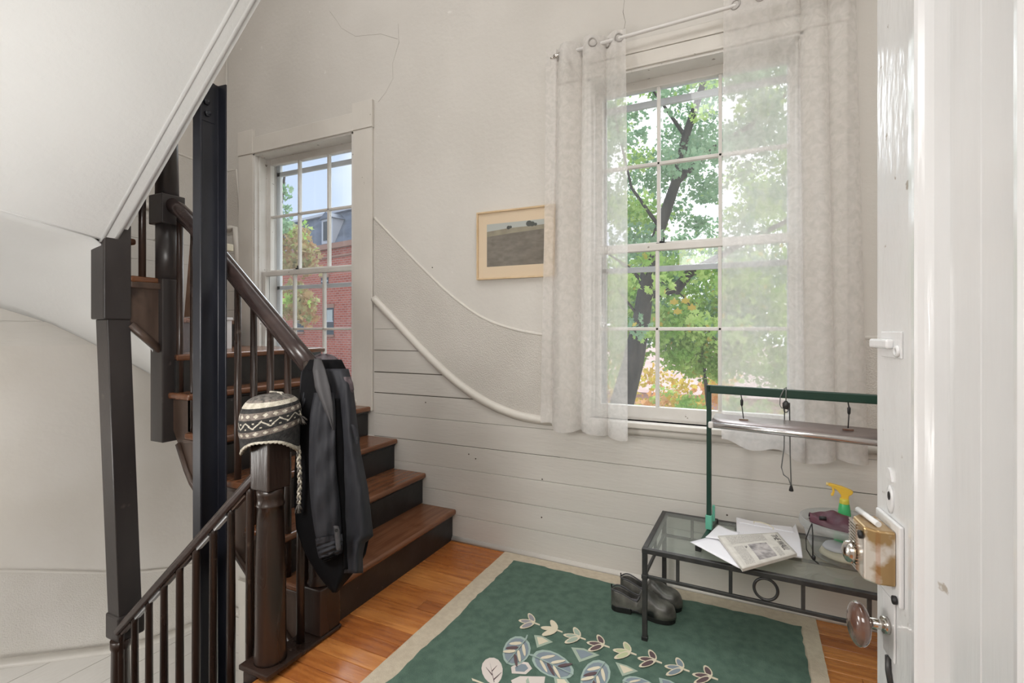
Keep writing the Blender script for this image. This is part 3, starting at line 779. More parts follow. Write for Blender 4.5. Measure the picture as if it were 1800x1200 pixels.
# handrail
mb = MB()
mb.sweep([(-1.66, YI-0.005, 1.118), (-1.80, YI-0.005, 1.238), (-2.194, YI-0.005, 1.574), (-2.50, YI-0.005, 1.832), (-2.60, YI-0.005, 1.903), (-2.67, YI-0.005, 1.938)], ellipse(0.034, 0.038, 20))
obj('handrail', mb, M_rail, railing)
mb = MB(); mb.sweep([(-1.66, YI-0.005, 1.074), (-2.194, YI-0.005, 1.530), (-2.50, YI-0.005, 1.788), (-2.60, YI-0.005, 1.857)], [(-0.016,-0.010), (0.016,-0.010), (0.022,0.014), (-0.022,0.014)])
obj('rail_fillet', mb, M_rail, railing)
def railz(x): return interp([(-2.67, 1.93), (-2.60, 1.895), (-2.50, 1.832), (-2.194, 1.574), (-1.80, 1.238), (-1.66, 1.118)], x)
bm0 = None
for i in range(9):
    x = -1.737-0.1118*i
    if x < -2.645: break
    n = int((XS-x)/GO)+1
    z0 = RI*n; z1 = railz(x)-0.040
    mb = MB(); mb.lathe([(0.0155, z0), (0.0165, z0+0.25), (0.0145, z1)], (x, YI+0.012, 0), 12)
    obj('baluster', mb, M_dark, railing)
# balusters of the turn between the two newels
for y, z0 in ((1.425, 1.56),):
    mb = MB(); mb.lathe([(0.0155, z0), (0.0155, 2.35)], (-2.705, y, 0), 12); obj('baluster', mb, M_dark, railing)
mb = MB(); mb.sweep([(-2.72, 1.52, 2.34), (-2.73, 1.34, 2.50)], ellipse(0.032, 0.036)); obj('handrail', mb, M_rail, railing)

# left hanging newel, its shaft goes on down to the next level
lnewel = empty('newel_post', (-2.70, 1.33, -0.16), 'tall slightly leaning dark square post left of the steel column', 'post')
mb = MB(); mb.box((NLc[0]-0.058, NLc[1]-0.060, 1.345), (NLc[0]+0.056, NLc[1]+0.055, 1.80)); obj('newel_block', mb, M_darkgrey, lnewel, bev=0.006)
b0, t0 = (-2.695, 1.345), (-2.735, 1.315); h = 0.049
mb = MB(); mb.hexa([(b0[0]-h, b0[1]-h, -0.05), (b0[0]+h, b0[1]-h, -0.05), (b0[0]+h, b0[1]+h, -0.05), (b0[0]-h, b0[1]+h, -0.05)],
                   [(t0[0]-h, t0[1]-h, 1.345), (t0[0]+h, t0[1]-h, 1.345), (t0[0]+h, t0[1]+h, 1.345), (t0[0]-h, t0[1]+h, 1.345)])
obj('newel_shaft', mb, M_darkgrey, lnewel, bev=0.004)
mb = MB(); mb.box((b0[0]-0.058, b0[1]-0.056, -0.170), (b0[0]+0.056, b0[1]+0.060, -0.048)); obj('newel_block', mb, M_darkgrey, lnewel, bev=0.010)
mb = MB(); mb.lathe([(0.040, -0.165), (0.040, -0.20), (0.036, -0.21), (0.046, -1.0)], (b0[0]+0.022, b0[1]-0.03, 0), 20); obj('newel_shaft', mb, M_dark, lnewel)

# descending balustrade
CD = (-1.643, 1.31)
bal = empty('balustrade', (CD[0], CD[1], 0.02), 'slanted dark balustrade going down to the left from the newel with the knitted hat', 'railing')
mb = MB(); sq(mb, CD, 0.155, 0.0205, 0.040); obj('newel_plinth', mb, M_dark, bal, bev=0.004)
mb = MB(); mb.lathe([(0.058, 0.040), (0.0585, 0.05), (0.056, 0.10), (0.0545, 0.36), (0.048, 0.58), (0.0465, 0.625), (0.0505, 0.628), (0.051, 0.634), (0.0475, 0.638), (0.046, 0.662), (0.049, 0.672), (0.049, 0.6935)], (*CD, 0), 28)
obj('newel_shaft', mb, M_dark, bal)
mb = MB(); sq(mb, CD, 0.100, 0.6935, 0.965); obj('newel_block', mb, M_dark, bal, bev=0.006)
rl = lambda x: 0.775+0.897*(x+1.69)
mb = MB(); mb.sweep([(-1.685, 1.305, rl(-1.685)-0.022), (-2.655, 1.305, rl(-2.655)-0.022)],
                    [(-0.026,-0.012), (-0.020,-0.020), (0.020,-0.020), (0.026,-0.012), (0.026, 0.004), (0.018, 0.010), (0.012, 0.020), (-0.012, 0.020), (-0.018, 0.010), (-0.026, 0.004)], smooth=False)
obj('handrail', mb, M_rail, bal, bev=0.002)
for i in range(9):
    x = -1.753-0.1118*i; k = int((-1.69-x)/GO)+1
    z0 = -RI*k+0.001; z1 = rl(x)-0.050
    mb = MB(); mb.lathe([(0.0155, z0), (0.0165, z0+0.3), (0.0140, z1-0.012), (0.0155, z1+0.02)], (x, 1.305, 0), 12)
    obj('baluster', mb, M_dark, bal)
    if i < 8:
        xa, xb = x-0.018, x-0.094
        mb = MB(); mb.bar((xa, 1.305, rl(xa)-0.052), (xb, 1.305, rl(xb)-0.052), 0.022, 0.012)
        obj('rail_fillet', mb, M_storm if i in (1, 2, 5, 6) else M_string, bal)
# short level piece from the landing newel to the stair newel
mb = MB(); mb.sweep([(-1.643, 1.36, 0.83), (-1.643, 1.51, 0.83)], ellipse(0.026, 0.024)); obj('handrail', mb, M_rail, bal)
mb = MB(); mb.lathe([(0.0165, 0.0205), (0.016, 0.3), (0.0145, 0.81)], (-1.645, 1.452, 0), 12); obj('baluster', mb, M_dark, bal)

# steel channel column in the well
steel = empty('steel_column', (-2.187, 1.43, -3.1), 'blue black steel channel column standing in the stairwell', 'column')
x0, x1, y0, y1, zt = -2.214, -2.160, 1.368, 1.492, 2.425
mb = MB(); T = 0.008
mb.prism([(x0, y0, -3.1), (x1, y0, -3.1), (x1, y0+T, -3.1), (x0+T, y0+T+0.004, -3.1), (x0+T, y1-T-0.004, -3.1), (x1, y1-T, -3.1), (x1, y1, -3.1), (x0, y1, -3.1)], (0, 0, zt+3.1))
obj('channel', mb, M_steel, steel, bev=0.0015, seg=1)
for k, z in enumerate((2.375, 2.325, 2.275)):
    mb = MB(); mb.lathe([(0.014, 0), (0.014, 0.010), (0.011, 0.012), (0.006, 0.012), (0.006, 0.024), (0, 0.025)], (x0+T, 1.418+0.004*k, z), 6, axis='x')
    obj('bolt', mb, M_steel, steel)
mb = MB(); mb.box((x0+T, y0+0.03, 2.24), (x0+T+0.003, y1-0.03, zt)); obj('gusset_plate', mb, M_steel, steel)

# ------------------------------------------------------------------ things left on the winder under the left window
tz = RI*6
mb = MB(); bx = (-3.15, 2.02)
box = empty('storage_box', (bx[0], bx[1], tz), 'white box on the corner stair, mostly hidden behind the steel column', 'box')
mb = MB(); mb.box((bx[0]-0.06, bx[1]-0.10, tz), (bx[0]+0.10, bx[1]+0.12, tz+0.185)); obj('carton', mb, M_whitecard, box, bev=0.003)
mb = MB(); mb.box((bx[0]-0.065, bx[1]-0.105, tz+0.186), (bx[0]+0.105, bx[1]+0.125, tz+0.205)); obj('lid', mb, M_whitecard, box, bev=0.003)
mb = MB(); mb.lathe([(0.014, 0), (0.014, 0.003)], (bx[0]+0.02, bx[1]-0.107, tz+0.17), 12, axis='y'); obj('label_dot', mb, M_black, box)
bag = empty('paper_bag', (-3.17, 2.06, tz+0.206), 'brown paper bag with cream inside on the white box behind the steel column', 'bag')
zb = tz+0.206
mb = MB(); mb.hexa([(-3.245, 1.95, zb), (-3.09, 1.95, zb), (-3.09, 2.12, zb), (-3.245, 2.12, zb)], [(-3.225, 1.975, zb+0.47), (-3.105, 1.975, zb+0.47), (-3.09, 2.13, zb+0.47), (-3.235, 2.13, zb+0.47)])
obj('bag_body', mb, M_kraft, bag, bev=0.003)
mb = MB(); mb.box((-3.21, 2.0, zb+0.44), (-3.075, 2.17, zb+0.485)); obj('folded_liner', mb, M_creamcard, bag, bev=0.004)

# ------------------------------------------------------------------ framed picture
pic = empty('framed_picture', (-1.2, YB, 1.595), 'thin pale wooden framed landscape print with a cream mat, partly behind the left curtain', 'picture')
px0, px1, pz0, pz1 = -1.455, -0.955, 1.593, 1.996
yf = YB-0.026
M_pframe = mat('pale_wood_frame', (0.60, 0.44, 0.26), 0.4, (0.68, 0.52, 0.33), 20)
M_mat = mat('cream_mat_board', (0.74, 0.58, 0.40), 0.8)
for a, b in (((px0, yf, pz0), (px1, YB-0.001, pz0+0.010)), ((px0, yf, pz1-0.010), (px1, YB-0.001, pz1)), ((px0, yf, pz0+0.010), (px0+0.010, YB-0.001, pz1-0.010)), ((px1-0.010, yf, pz0+0.010), (px1, YB-0.001, pz1-0.010))):
    mb = MB(); mb.box(a, b); obj('frame_bar', mb, M_pframe, pic, bev=0.001, seg=1)
mb = MB(); mb.box((px0+0.010, YB-0.016, pz0+0.010), (px1-0.010, YB-0.012, pz1-0.010)); obj('mat_board', mb, M_mat, pic)
M_bush = mat('print_bush', (0.06, 0.065, 0.055), 0.7)
# generic print: pale sky, a dun field, two clumps of bushes
ax0, ax1, az0, az1 = -1.388, -1.022, 1.668, 1.920
yp = YB-0.0165
def quad(mb, x0, z0, x1, z1, y): mb.add([(x0, y, z0), (x1, y, z0), (x1, y, z1), (x0, y, z1)], [(0,1,2,3)])
mb = MB(); quad(mb, ax0, az0, ax1, az1, yp)
prt = obj('print', mb, mat('print_field', (0.155, 0.130, 0.100), 0.7, (0.215, 0.185, 0.145), 22, stretch=(1,1,2)), pic, recalc=False)
mb = MB(); mb.add([(ax0, yp-0.0004, az1-0.044), (ax0+0.13, yp-0.0004, az1-0.034), (ax1, yp-0.0004, az1-0.030), (ax1, yp-0.0004, az1), (ax0, yp-0.0004, az1)], [(0,1,2,3,4)])
obj('printed_sky', mb, mat('print_sky', (0.46, 0.47, 0.43), 0.7), prt, recalc=False)
mb = MB(); mb.add([(ax0+0.0, yp-0.0003, az1-0.075), (ax0+0.15, yp-0.0003, az1-0.064), (ax1, yp-0.0003, az1-0.055), (ax1, yp-0.0003, az1-0.030), (ax0+0.13, yp-0.0003, az1-0.034), (ax0, yp-0.0003, az1-0.044)], [(0,1,2,3,4,5)])
obj('printed_path', mb, mat('print_grass', (0.25, 0.215, 0.15), 0.7, (0.33, 0.29, 0.20), 18), prt, recalc=False)
for cx, cz, r in ((-1.245, az1-0.030, 0.012), (-1.232, az1-0.028, 0.009), (-1.115, az1-0.018, 0.019), (-1.095, az1-0.022, 0.016), (-1.075, az1-0.026, 0.010)):
    mb = MB(); mb.add([(cx+r*cos(a*pi/5), yp-0.0006-r*0.01, cz+r*0.9*sin(a*pi/5)) for a in range(10)], [tuple(range(10))])
    obj('printed_bush', mb, M_bush, prt, recalc=False)
mb = MB(); quad(mb, px0+0.010, pz0+0.010, px1-0.010, pz1-0.010, YB-0.019); obj('picture_glass', mb, M_pane, pic, recalc=False)

# ------------------------------------------------------------------ curtain rod and sheers
rod = empty('curtain_rod', (-0.92, YB, 2.78), 'thin white curtain rod above the right window', 'curtain rod')
RZ = lambda x: 2.772+0.028*(x+0.92)
mb = MB(); mb.tube([(-0.905, 2.505, RZ(-0.905)), (0.52, 2.505, RZ(0.52))], 0.0095, 12); obj('pole', mb, M_rod, rod)
mb = MB(); mb.tube([(-0.935, 2.505, RZ(-0.93)), (-0.903, 2.505, RZ(-0.9))], 0.0115, 10); mb.tube([(-0.955, 2.505, RZ(-0.93)-0.006), (-0.93, 2.505, RZ(-0.93))], 0.006, 8); obj('finial', mb, M_chrome, rod)
for x in (-0.87, 0.47):
    mb = MB(); mb.box((x-0.008, 2.50, RZ(x)-0.022), (x+0.008, YB, RZ(x)-0.010)); mb.box((x-0.012, YB-0.006, RZ(x)-0.05), (x+0.012, YB, RZ(x)+0.03)); obj('bracket', mb, M_rod, rod)

def curtain(name, label, xt, xb, zb, depth, grom, group, hang=None, nx_=150, nz_=46):
    root = empty(name, ((xt[0]+xt[1])/2, 2.505, 2.78), label, 'curtain', group)
    rows = []
    for j in range(nz_+1):
        v = j/nz_; row = []
        for i in range(nx_+1):
            s = i/nx_
            zt = RZ(xt[0]+(xt[1]-xt[0])*s)+0.040
            zbb = zb[0]+(zb[1]-zb[0])*s+0.012*sin(s*17+1)+(hang(s) if hang else 0)
            z = zt+(zbb-zt)*v
            x = (xt[0]+(xt[1]-xt[0])*s)*(1-v)+(xb[0]+(xb[1]-xb[0])*s)*v
            d, dx = depth(s, v)
            row.append((x+dx, 2.505+d, z))
        rows.append(row)
    mb = MB(); mb.grid(rows); obj('sheer_panel', mb, M_sheer, root, recalc=False)
    # hem and header: a second layer of cloth
    for a, b, nm in ((0, 2, 'header'), (nz_-2, nz_, 'hem')):
        mb = MB(); mb.grid([[(p[0], p[1]-0.0015, p[2]) for p in rows[k]] for k in range(a, b+1)]); obj(nm, mb, M_sheer, root, recalc=False)
    for s in grom:
        x = xt[0]+(xt[1]-xt[0])*s; d, dx = depth(s, 0.03)
        d2, dx2 = depth(s+0.02, 0.03); ang = atan2(d2-d, (xt[1]-xt[0])*0.02+dx2-dx)
        mb = MB(); mb.torus((x+dx, 2.505+d, RZ(x)), 0.020, 0.0045, ax=(-sin(ang), cos(ang), 0), n=20, k=6)
        obj('grommet', mb, M_grommet, root)
    return root
def sm(a, b, x):
    t = max(0, min(1, (x-a)/(b-a))); return t*t*(3-2*t)
def depL(s, v):
    # flat toward the wall, two deep folds, then a loose flat edge over the glass
    amp = 0.034*(1-0.25*v)
    f = -amp*cos(2*pi*(s*3.2+0.05))*(0.4+0.6*sm(0.1, 0.3, s))*(1-0.75*sm(0.72, 0.85, s))
    f += 0.006*sin(s*41+v*2)*(1-0.6*v)+0.012*v*sin(s*9+2.2)
    dx = 0.020*sin(2*pi*(s*3.2+0.05))*(1-sm(0.72, 0.85, s))+0.004*sin(v*5+s*6)
    return f, dx
curtain('sheer_curtain', 'left sheer white curtain, gathered, its edge over the window glass', (-0.985, -0.548), (-1.015, -0.530), (0.775, 0.735), depL, (0.20, 0.46, 0.62, 0.80, 0.93), 'sheer window curtains', hang=lambda s: 0.012*sin(s*14))
def depR(s, v):
    g = sm(0.48, 0.60, s)
    amp = 0.034*(1-0.2*v)
    f = -amp*cos(2*pi*(s-0.5)*5.0)*g+0.007*sin(s*30+v)*(0.4+0.6*g)+0.004*sin(s*7+v*3)
    f += -0.020*(1-g)*sm(0, 0.2, s)*sm(0.48, 0.3, s)
    dx = 0.018*sin(2*pi*(s-0.5)*5.0)*g
    return f, dx
curtain('sheer_curtain', 'right sheer white curtain behind the green metal stand', (-0.092, 0.425), (-0.100, 0.470), (0.775, 0.715), depR, (0.10, 0.30, 0.50, 0.62, 0.75, 0.90), 'sheer window curtains', hang=lambda s: 0.025*sin(s*8)*sm(0.3, 0.6, s))

# ------------------------------------------------------------------ rug
M_rugb = mat('beige_rug_border', (0.50, 0.43, 0.33), 0.95, (0.57, 0.50, 0.39), 40, bump=0.5, bscale=200)
M_rugg = mat('dark_green_rug', (0.068, 0.122, 0.093), 0.95, (0.098, 0.166, 0.128), 26, bump=0.6, bscale=220, third=(0.12, 0.22, 0.16), tscale=90, tlo=0.70, thi=0.75)
rug = empty('rug', (-0.5, 1.6, 0), 'dark green rug with a beige border and pale leaf pattern', 'rug')
def edgepoly(P, amp, step=0.03, seed=5):
    r = random.Random(seed); out = []
    for i in range(len(P)):
        a = Vector(P[i]); b = Vector(P[(i+1) % len(P)]); n = max(1, int((b-a).length/step))
        d = (b-a).normalized(); nn = Vector((-d.y, d.x)); o = 0
        for k in range(n):
            o = 0.6*o+r.uniform(-amp, amp) if k else 0
            out.append(a.lerp(b, k/n)+nn*o)
    return out
outer_ = edgepoly([(-1.262, 2.573), (0.285, 2.570), (0.262, 0.25), (-1.285, 0.25)], 0.0010)
mb = MB(); mb.prism([(p.x, p.y, 0.0005) for p in outer_], (0, 0, 0.006)); obj('border', mb, M_rugb, rug)
inner_ = edgepoly([(-1.168, 2.488), (0.222, 2.470), (0.195, 0.33), (-1.195, 0.33)], 0.006)
mb = MB(); mb.prism([(p.x, p.y, 0.0066) for p in inner_], (0, 0, 0.004)); obj('field', mb, M_rugg, rug)
RC = {'c': (0.68, 0.62, 0.48), 'y': (0.50, 0.54, 0.33), 'g': (0.36, 0.44, 0.36), 'b': (0.22, 0.27, 0.31), 'p': (0.12, 0.08, 0.085), 'l': (0.30, 0.29, 0.31), 'w': (0.66, 0.60, 0.56), 's': (0.34, 0.44, 0.40)}
RM = {k: mat('rug_wool_'+n, v, 0.95) for (k, v), n in zip(RC.items(), ['cream', 'yellow', 'sage', 'slate', 'plum', 'grey', 'ivory', 'mint'])}
RZ0 = 0.0107
def fp(x, y, lift=0): return at(820+x/3.8298, 1060+y/3.8298, Z=RZ0+lift)
def motif(name, layers):
    mb = MB(); ms = []
    for k, (c, pts) in enumerate(layers):
        m = RM[c]
        if m not in ms: ms.append(m)
        mb.cur = ms.index(m)
        n = len(pts); base = [tuple(fp(x, y, 0.0007*k)) for x, y in pts]; top = [(a, b, z+0.0012) for a, b, z in base]
        mb.add(base+top, [tuple(range(n, 2*n))]+[(i, (i+1) % n, n+(i+1) % n, n+i) for i in range(n)])
    return obj(name, mb, ms, rug)
def blob(p, q, w, n=12, skew=0.0, tip=1.0):
    """leaf outline from p to q (zoom pixels), half width w"""
    p, q = Vector(p), Vector(q); d = q-p; s = Vector((-d.y, d.x)).normalized(); out = []
    for i in range(n):
        a = 2*pi*i/n; t = 0.5-0.5*cos(a); out.append(p+d*t+s*(w*sin(a)*(1-0.25*tip*t+skew*t)))
    return out
def grow(pts, k):
    c = sum(pts, Vector((0, 0)))/len(pts); return [c+(p-c)*k for p in pts]
for cx, cy, c1, c2 in ((458, 130, 'c', 'l'), (610, 178, 'c', 'c'), (765, 228, 'c', 'g'), (925, 280, 'c', 'p'), (1105, 330, 'c', 'y'), (1275, 385, 'c', 'p'), (1460, 440, 'c', 'b'), (1650, 495, 'c', 'p')):
    k = 1+(cx-458)/1192*0.22
    L = []
    j = Vector((cx, cy))
    L.append(('c', [j+Vector((-8, -5))*k, j+Vector((36, 12))*k, j+Vector((35, 20))*k, j+Vector((-10, 5))*k]))
    tips = [Vector((-42, -62))*k, Vector((-108, -14))*k, Vector((-100, 36))*k]
    for tp, w in zip(tips, (22, 17, 20)):
        o = blob(j, j+tp, w*k); L.append((c1, o)); L.append((c2, grow(o, 0.70)))
    motif('flower_motif', L)
def bigleaf(p, q, w, cols=('s', 'b', 'c', 'p'), stem=None):
    p, q = Vector(p), Vector(q); d = q-p; s = Vector((-d.y, d.x)).normalized()
    L = []
    if stem: L.append((cols[0], [p+s*6, p-s*6, Vector(stem)-s*4, Vector(stem)+s*4]))
    o = blob(p, q, w, 16, tip=0.6); L.append((cols[0], o)); L.append((cols[1], grow(o, 0.86)))
    for k, (t, sd, c) in enumerate(((0.30, 1, cols[2]), (0.30, -1, cols[2]), (0.48, 1, cols[3]), (0.55, -1, cols[2]), (0.62, 1, cols[2]), (0.72, -1, cols[3]))):
        a = p+d*(t-0.12); b = p+d*(t+0.16)+s*sd*w*0.72
        L.append((c, blob(a+s*sd*3, b, w*0.13, 8)))
    L.append((cols[0], [p+s*3, q+s*1.5, q-s*1.5, p-s*3]))
    motif('leaf_motif', L)
bigleaf((400, 240), (270, 405), 95, stem=(410, 214))
bigleaf((445, 350), (720, 480), 88, stem=(418, 345))
bigleaf((930, 395), (800, 600), 100)
bigleaf((1050, 520), (1290, 600), 60)
o = blob((155, 368), (195, 545), 80, 16)
motif('leaf_motif', [('w', o), ('p', [Vector((158, 400)), Vector((188, 530)), Vector((184, 532))]), ('p', [Vector((170, 455)), Vector((205, 420)), Vector((172, 460))]), ('p', [Vector((175, 480)), Vector((130, 430)), Vector((172, 486))]), ('p', [Vector((182, 510)), Vector((235, 465)), Vector((184, 516))])])
motif('leaf_motif', [('w', [Vector(v) for v in ((300, 520), (360, 492), (530, 495), (520, 560), (330, 600))]), ('g', [Vector(v) for v in ((400, 520), (415, 500), (425, 540), (410, 575))])])
motif('stem_motif', [('c', [Vector(v) for v in ((35, 505), (125, 540), (160, 560), (40, 520))])])
def shard(pts, c1, c2):
    o = [Vector(v) for v in pts]; motif('shard_motif', [(c1, o), (c2, grow(o, 0.62))])
shard(((455, 215), (510, 220), (582, 262), (475, 300)), 'g', 'c')
shard(((705, 298), (790, 305), (895, 350), (760, 398)), 'g', 'b')
shard(((300, 430), (370, 393), (415, 400), (442, 440), (400, 478), (305, 472)), 'w', 'b')
shard(((1003, 397), (1080, 420), (1155, 458), (1050, 492)), 'g', 'c')
shard(((588, 500), (670, 505), (700, 545), (600, 560)), 'g', 'c')
shard(((1295, 502), (1370, 520), (1440, 560), (1310, 570)), 's', 'b')
# the pattern runs on toward the doorway
for (ax_, ay_, qx, qy, w_) in ((-0.95, 1.45, -0.75, 1.30, 0.06), (-0.60, 1.40, -0.42, 1.22, 0.06), (-0.30, 1.25, -0.10, 1.12, 0.055), (-0.85, 1.12, -0.62, 1.02, 0.06), (-0.50, 1.0, -0.36, 0.82, 0.055)):
    p, q = Vector((ax_, ay_)), Vector((qx, qy)); o = blob(p, q, w_, 14); ms = [RM['s'], RM['b']]; mb = MB()
    for k, pp in enumerate((o, grow(o, 0.8))):
        mb.cur = k; n = len(pp); base = [(v.x, v.y, RZ0+0.0007*k) for v in pp]; top = [(a, b, z+0.0012) for a, b, z in base]
        mb.add(base+top, [tuple(range(n, 2*n))]+[(i, (i+1) % n, n+(i+1) % n, n+i) for i in range(n)])
    obj('leaf_motif', mb, ms, rug)
RTOP = 0.0107
# ------------------------------------------------------------------ glass topped iron bench
BA = radians(-1.6)
BO = Vector((-0.388, 2.075, RTOP))
bench = empty('glass_bench', BO, 'low black iron bench with a clear glass top under the right window', 'bench', rot=(0, 0, BA))
BL, BD, BH = 0.915, 0.478, 0.392-RTOP
def bp(x, y, z=0):     # bench coordinates to the room
    return BO+Vector((x*cos(BA)-y*sin(BA), x*sin(BA)+y*cos(BA), z))
def bpart(nm, mb, m=M_iron, par=bench, **k): return obj(nm, mb, m, par, local=True, **k)
ORIGIN[bench.name] = Vector((0, 0, 0))
for x, y in ((0.011, 0.011), (BL-0.011, 0.011), (0.011, BD-0.011), (BL-0.011, BD-0.011)):
    mb = MB(); mb.box((x-0.010, y-0.010, 0.012), (x+0.010, y+0.010, BH-0.001)); l = bpart('leg', mb, bev=0.002)
    mb = MB(); mb.box((x-0.012, y-0.012, 0.0), (x+0.012, y+0.012, 0.016)); obj('foot_cap', mb, M_black, l, local=True, bev=0.002)
    mb = MB(); mb.box((x-0.0125, y-0.0125, 0.255), (x+0.0125, y+0.0125, 0.272)); obj('collar', mb, M_iron, l, local=True, bev=0.002)
for a, b in (((0, 0, BH-0.020), (BL, 0.020, BH)), ((0, BD-0.020, BH-0.020), (BL, BD, BH)), ((0, 0.02, BH-0.020), (0.020, BD-0.02, BH)), ((BL-0.020, 0.02, BH-0.020), (BL, BD-0.02, BH))):
    mb = MB(); mb.box(a, b); bpart('top_rail', mb, bev=0.002)
zl = 0.258
for a, b in (((0.02, 0.004, zl), (BL-0.02, 0.016, zl+0.013)), ((0.02, BD-0.016, zl), (BL-0.02, BD-0.004, zl+0.013)), ((0.004, 0.02, zl), (0.016, BD-0.02, zl+0.013)), ((BL-0.016, 0.02, zl), (BL-0.004, BD-0.02, zl+0.013))):
    mb = MB(); mb.box(a, b); bpart('lower_rail', mb, bev=0.002)
for y in (0.010, BD-0.010):
    for x in (0.142, 0.337, 0.578, 0.775):
        mb = MB(); mb.box((x-0.0065, y-0.006, zl+0.013), (x+0.0065, y+0.006, BH-0.020)); bpart('upright', mb, bev=0.001)
    zc = (zl+0.013+BH-0.020)/2
    mb = MB(); mb.torus((0.4575, y, zc), (BH-0.020-zl-0.013)/2-0.0055, 0.0055, ax=(0, 1, 0), n=36, k=8); bpart('ring', mb)
for x in (0.010, BL-0.010):
    mb = MB(); mb.box((x-0.006, BD/2-0.006, zl+0.013), (x+0.006, BD/2+0.006, BH-0.02)); bpart('upright', mb)
    mb = MB(); mb.tube([(x, 0.02, zl+0.03), (x, 0.055, BH-0.02)], 0.002, 6); bpart('brace', mb)
mb = MB(); mb.box((0.0205, 0.0205, BH-0.008), (BL-0.0205, BD-0.0205, BH-0.001)); bpart('glass_top', mb, M_tabletop, bev=0.0015)
mb = MB(); mb.box((0.018, 0.018, BH-0.020), (0.030, BD-0.018, BH-0.0085)); mb.box((BL-0.030, 0.018, BH-0.020), (BL-0.018, BD-0.018, BH-0.0085)); bpart('glass_ledge', mb)
ZG = RTOP+BH-0.001            # top of the glass

# ------------------------------------------------------------------ grow light stand
p0 = Vector((-0.145, 2.352, ZG)); p1 = Vector((0.500, 2.262, ZG)); dd = (p1-p0); dd.z = 0; dn = dd.normalized(); sn = Vector((-dn.y, dn.x, 0))
stand = empty('grow_light_stand', p0, 'green metal stand with a hanging silver tube lamp on the glass bench', 'lamp')
HT = 1.052
for p in (p0, p1):
    mb = MB(); mb.bar(p+Vector((0, 0, 0.03)), (p.x, p.y, HT-0.001), 0.019, 0.019, up=dn); obj('upright', mb, M_greenmetal, stand, bev=0.003)
    mb = MB(); mb.bar(p+Vector((0, 0, 0.022)), p+Vector((0, 0, 0.085)), 0.027, 0.027, up=dn); obj('socket', mb, M_greenplastic, stand, bev=0.003)
    mb = MB(); mb.bar(p+sn*0.015+Vector((0.016, 0, 0.055)), p+sn*0.015+Vector((0.016, 0, 0.125)), 0.016, 0.010, up=dn); obj('clip', mb, M_greenplastic, stand, bev=0.002)
    mb = MB(); mb.bar(p-sn*0.205+Vector((0, 0, 0.011)), p+sn*0.130+Vector((0, 0, 0.011)), 0.018, 0.020); f = obj('foot', mb, M_greenmetal, stand, bev=0.003)
    for s in (-0.212, 0.130):
        mb = MB(); mb.bar(p+sn*s+Vector((0, 0, 0.0115)), p+sn*(s+0.016)+Vector((0, 0, 0.0115)), 0.024, 0.0225); obj('end_cap', mb, M_black, f, bev=0.003)
mb = MB(); mb.bar((p0.x-dn.x*0.0105, p0.y-dn.y*0.0105, HT-0.018), (p1.x+dn.x*0.0105, p1.y+dn.y*0.0105, HT-0.018), 0.019, 0.036); obj('crossbar', mb, M_greenmetal, stand, bev=0.004)
fa = p0+dn*0.018; fb_ = p1-dn*0.018; zf = 0.890
M_refl = mat('dull_silver_reflector', (0.34, 0.29, 0.28), 0.35, metal=0.6)
prof = [(-0.050, 0.028), (-0.048, 0.031), (0.030, 0.016), (0.044, 0.010), (0.053, 0.0), (0.052, -0.008), (0.047, -0.013), (0.044, -0.010), (0.045, -0.002), (0.028, 0.009), (-0.046, 0.023)]
mb = MB(); mb.sweep([(fa.x, fa.y, zf), (fb_.x, fb_.y, zf-0.006)], prof); refl = obj('reflector', mb, M_refl, stand)
mb = MB(); mb.tube([(fa.x-sn.x*0.046, fa.y-sn.y*0.046, zf-0.004), (fb_.x-sn.x*0.046, fb_.y-sn.y*0.046, zf-0.010)], 0.0115, 14); obj('chrome_roll', mb, mat('bright_silver_tube', (0.72, 0.70, 0.71), 0.22, metal=0.85), stand)
mb = MB(); mb.tube([(fa.x, fa.y, zf-0.014), (fb_.x, fb_.y, zf-0.020)], 0.013, 14); obj('lamp_tube', mb, mat('unlit_lamp_tube', (0.30, 0.30, 0.30), 0.3), stand)
for q in (fa, fb_):
    mb = MB(); mb.bar((q.x-sn.x*0.052-dn.x*0.010, q.y-sn.y*0.052-dn.y*0.010, zf-0.005), (q.x-sn.x*0.052+dn.x*0.010, q.y-sn.y*0.052+dn.y*0.010, zf-0.005), 0.022, 0.028)
    obj('end_cap', mb, M_rod, stand, bev=0.006)
for s, dx in ((0.130, 0.010), (0.510, 0.0)):
    q = p0+dn*s; r_ = p0+dn*(s+dx)
    mb = MB(); mb.tube([(q.x, q.y, HT-0.036), (q.x+0.003, q.y, HT-0.055)], 0.0025, 6)
    mb.lathe([(0.002, 0), (0.006, -0.006), (0.0055, -0.026), (0.002, -0.032)], (q.x+0.003, q.y, HT-0.052), 8)
    mb.tube([(q.x+0.003, q.y, HT-0.08), (r_.x, r_.y, zf+0.026)], 0.0022, 6)
    hg = obj('hanger', mb, M_black, stand)
    mb = MB(); mb.box((r_.x-0.018, r_.y-0.005, zf+0.017), (r_.x+0.018, r_.y+0.005, zf+0.024)); obj('hook_plate', mb, M_bronze, hg)
q = p0+dn*0.300; fr = -sn*0.014; bk = sn*0.060
cx, cy = q.x, q.y
mb = MB()
mb.tube([(cx-0.022+fr.x, cy+fr.y, HT-0.062), (cx-0.020+fr.x, cy+fr.y, HT-0.030), (cx-0.006+fr.x, cy+fr.y, HT+0.004), (cx, cy, HT+0.008), (cx+0.004-fr.x, cy-fr.y, HT-0.03)], 0.0022, 6)
mb.tube([(cx+0.001+fr.x, cy+fr.y, HT+0.006), (cx+0.0+fr.x, cy+fr.y, HT-0.05)], 0.0022, 6)
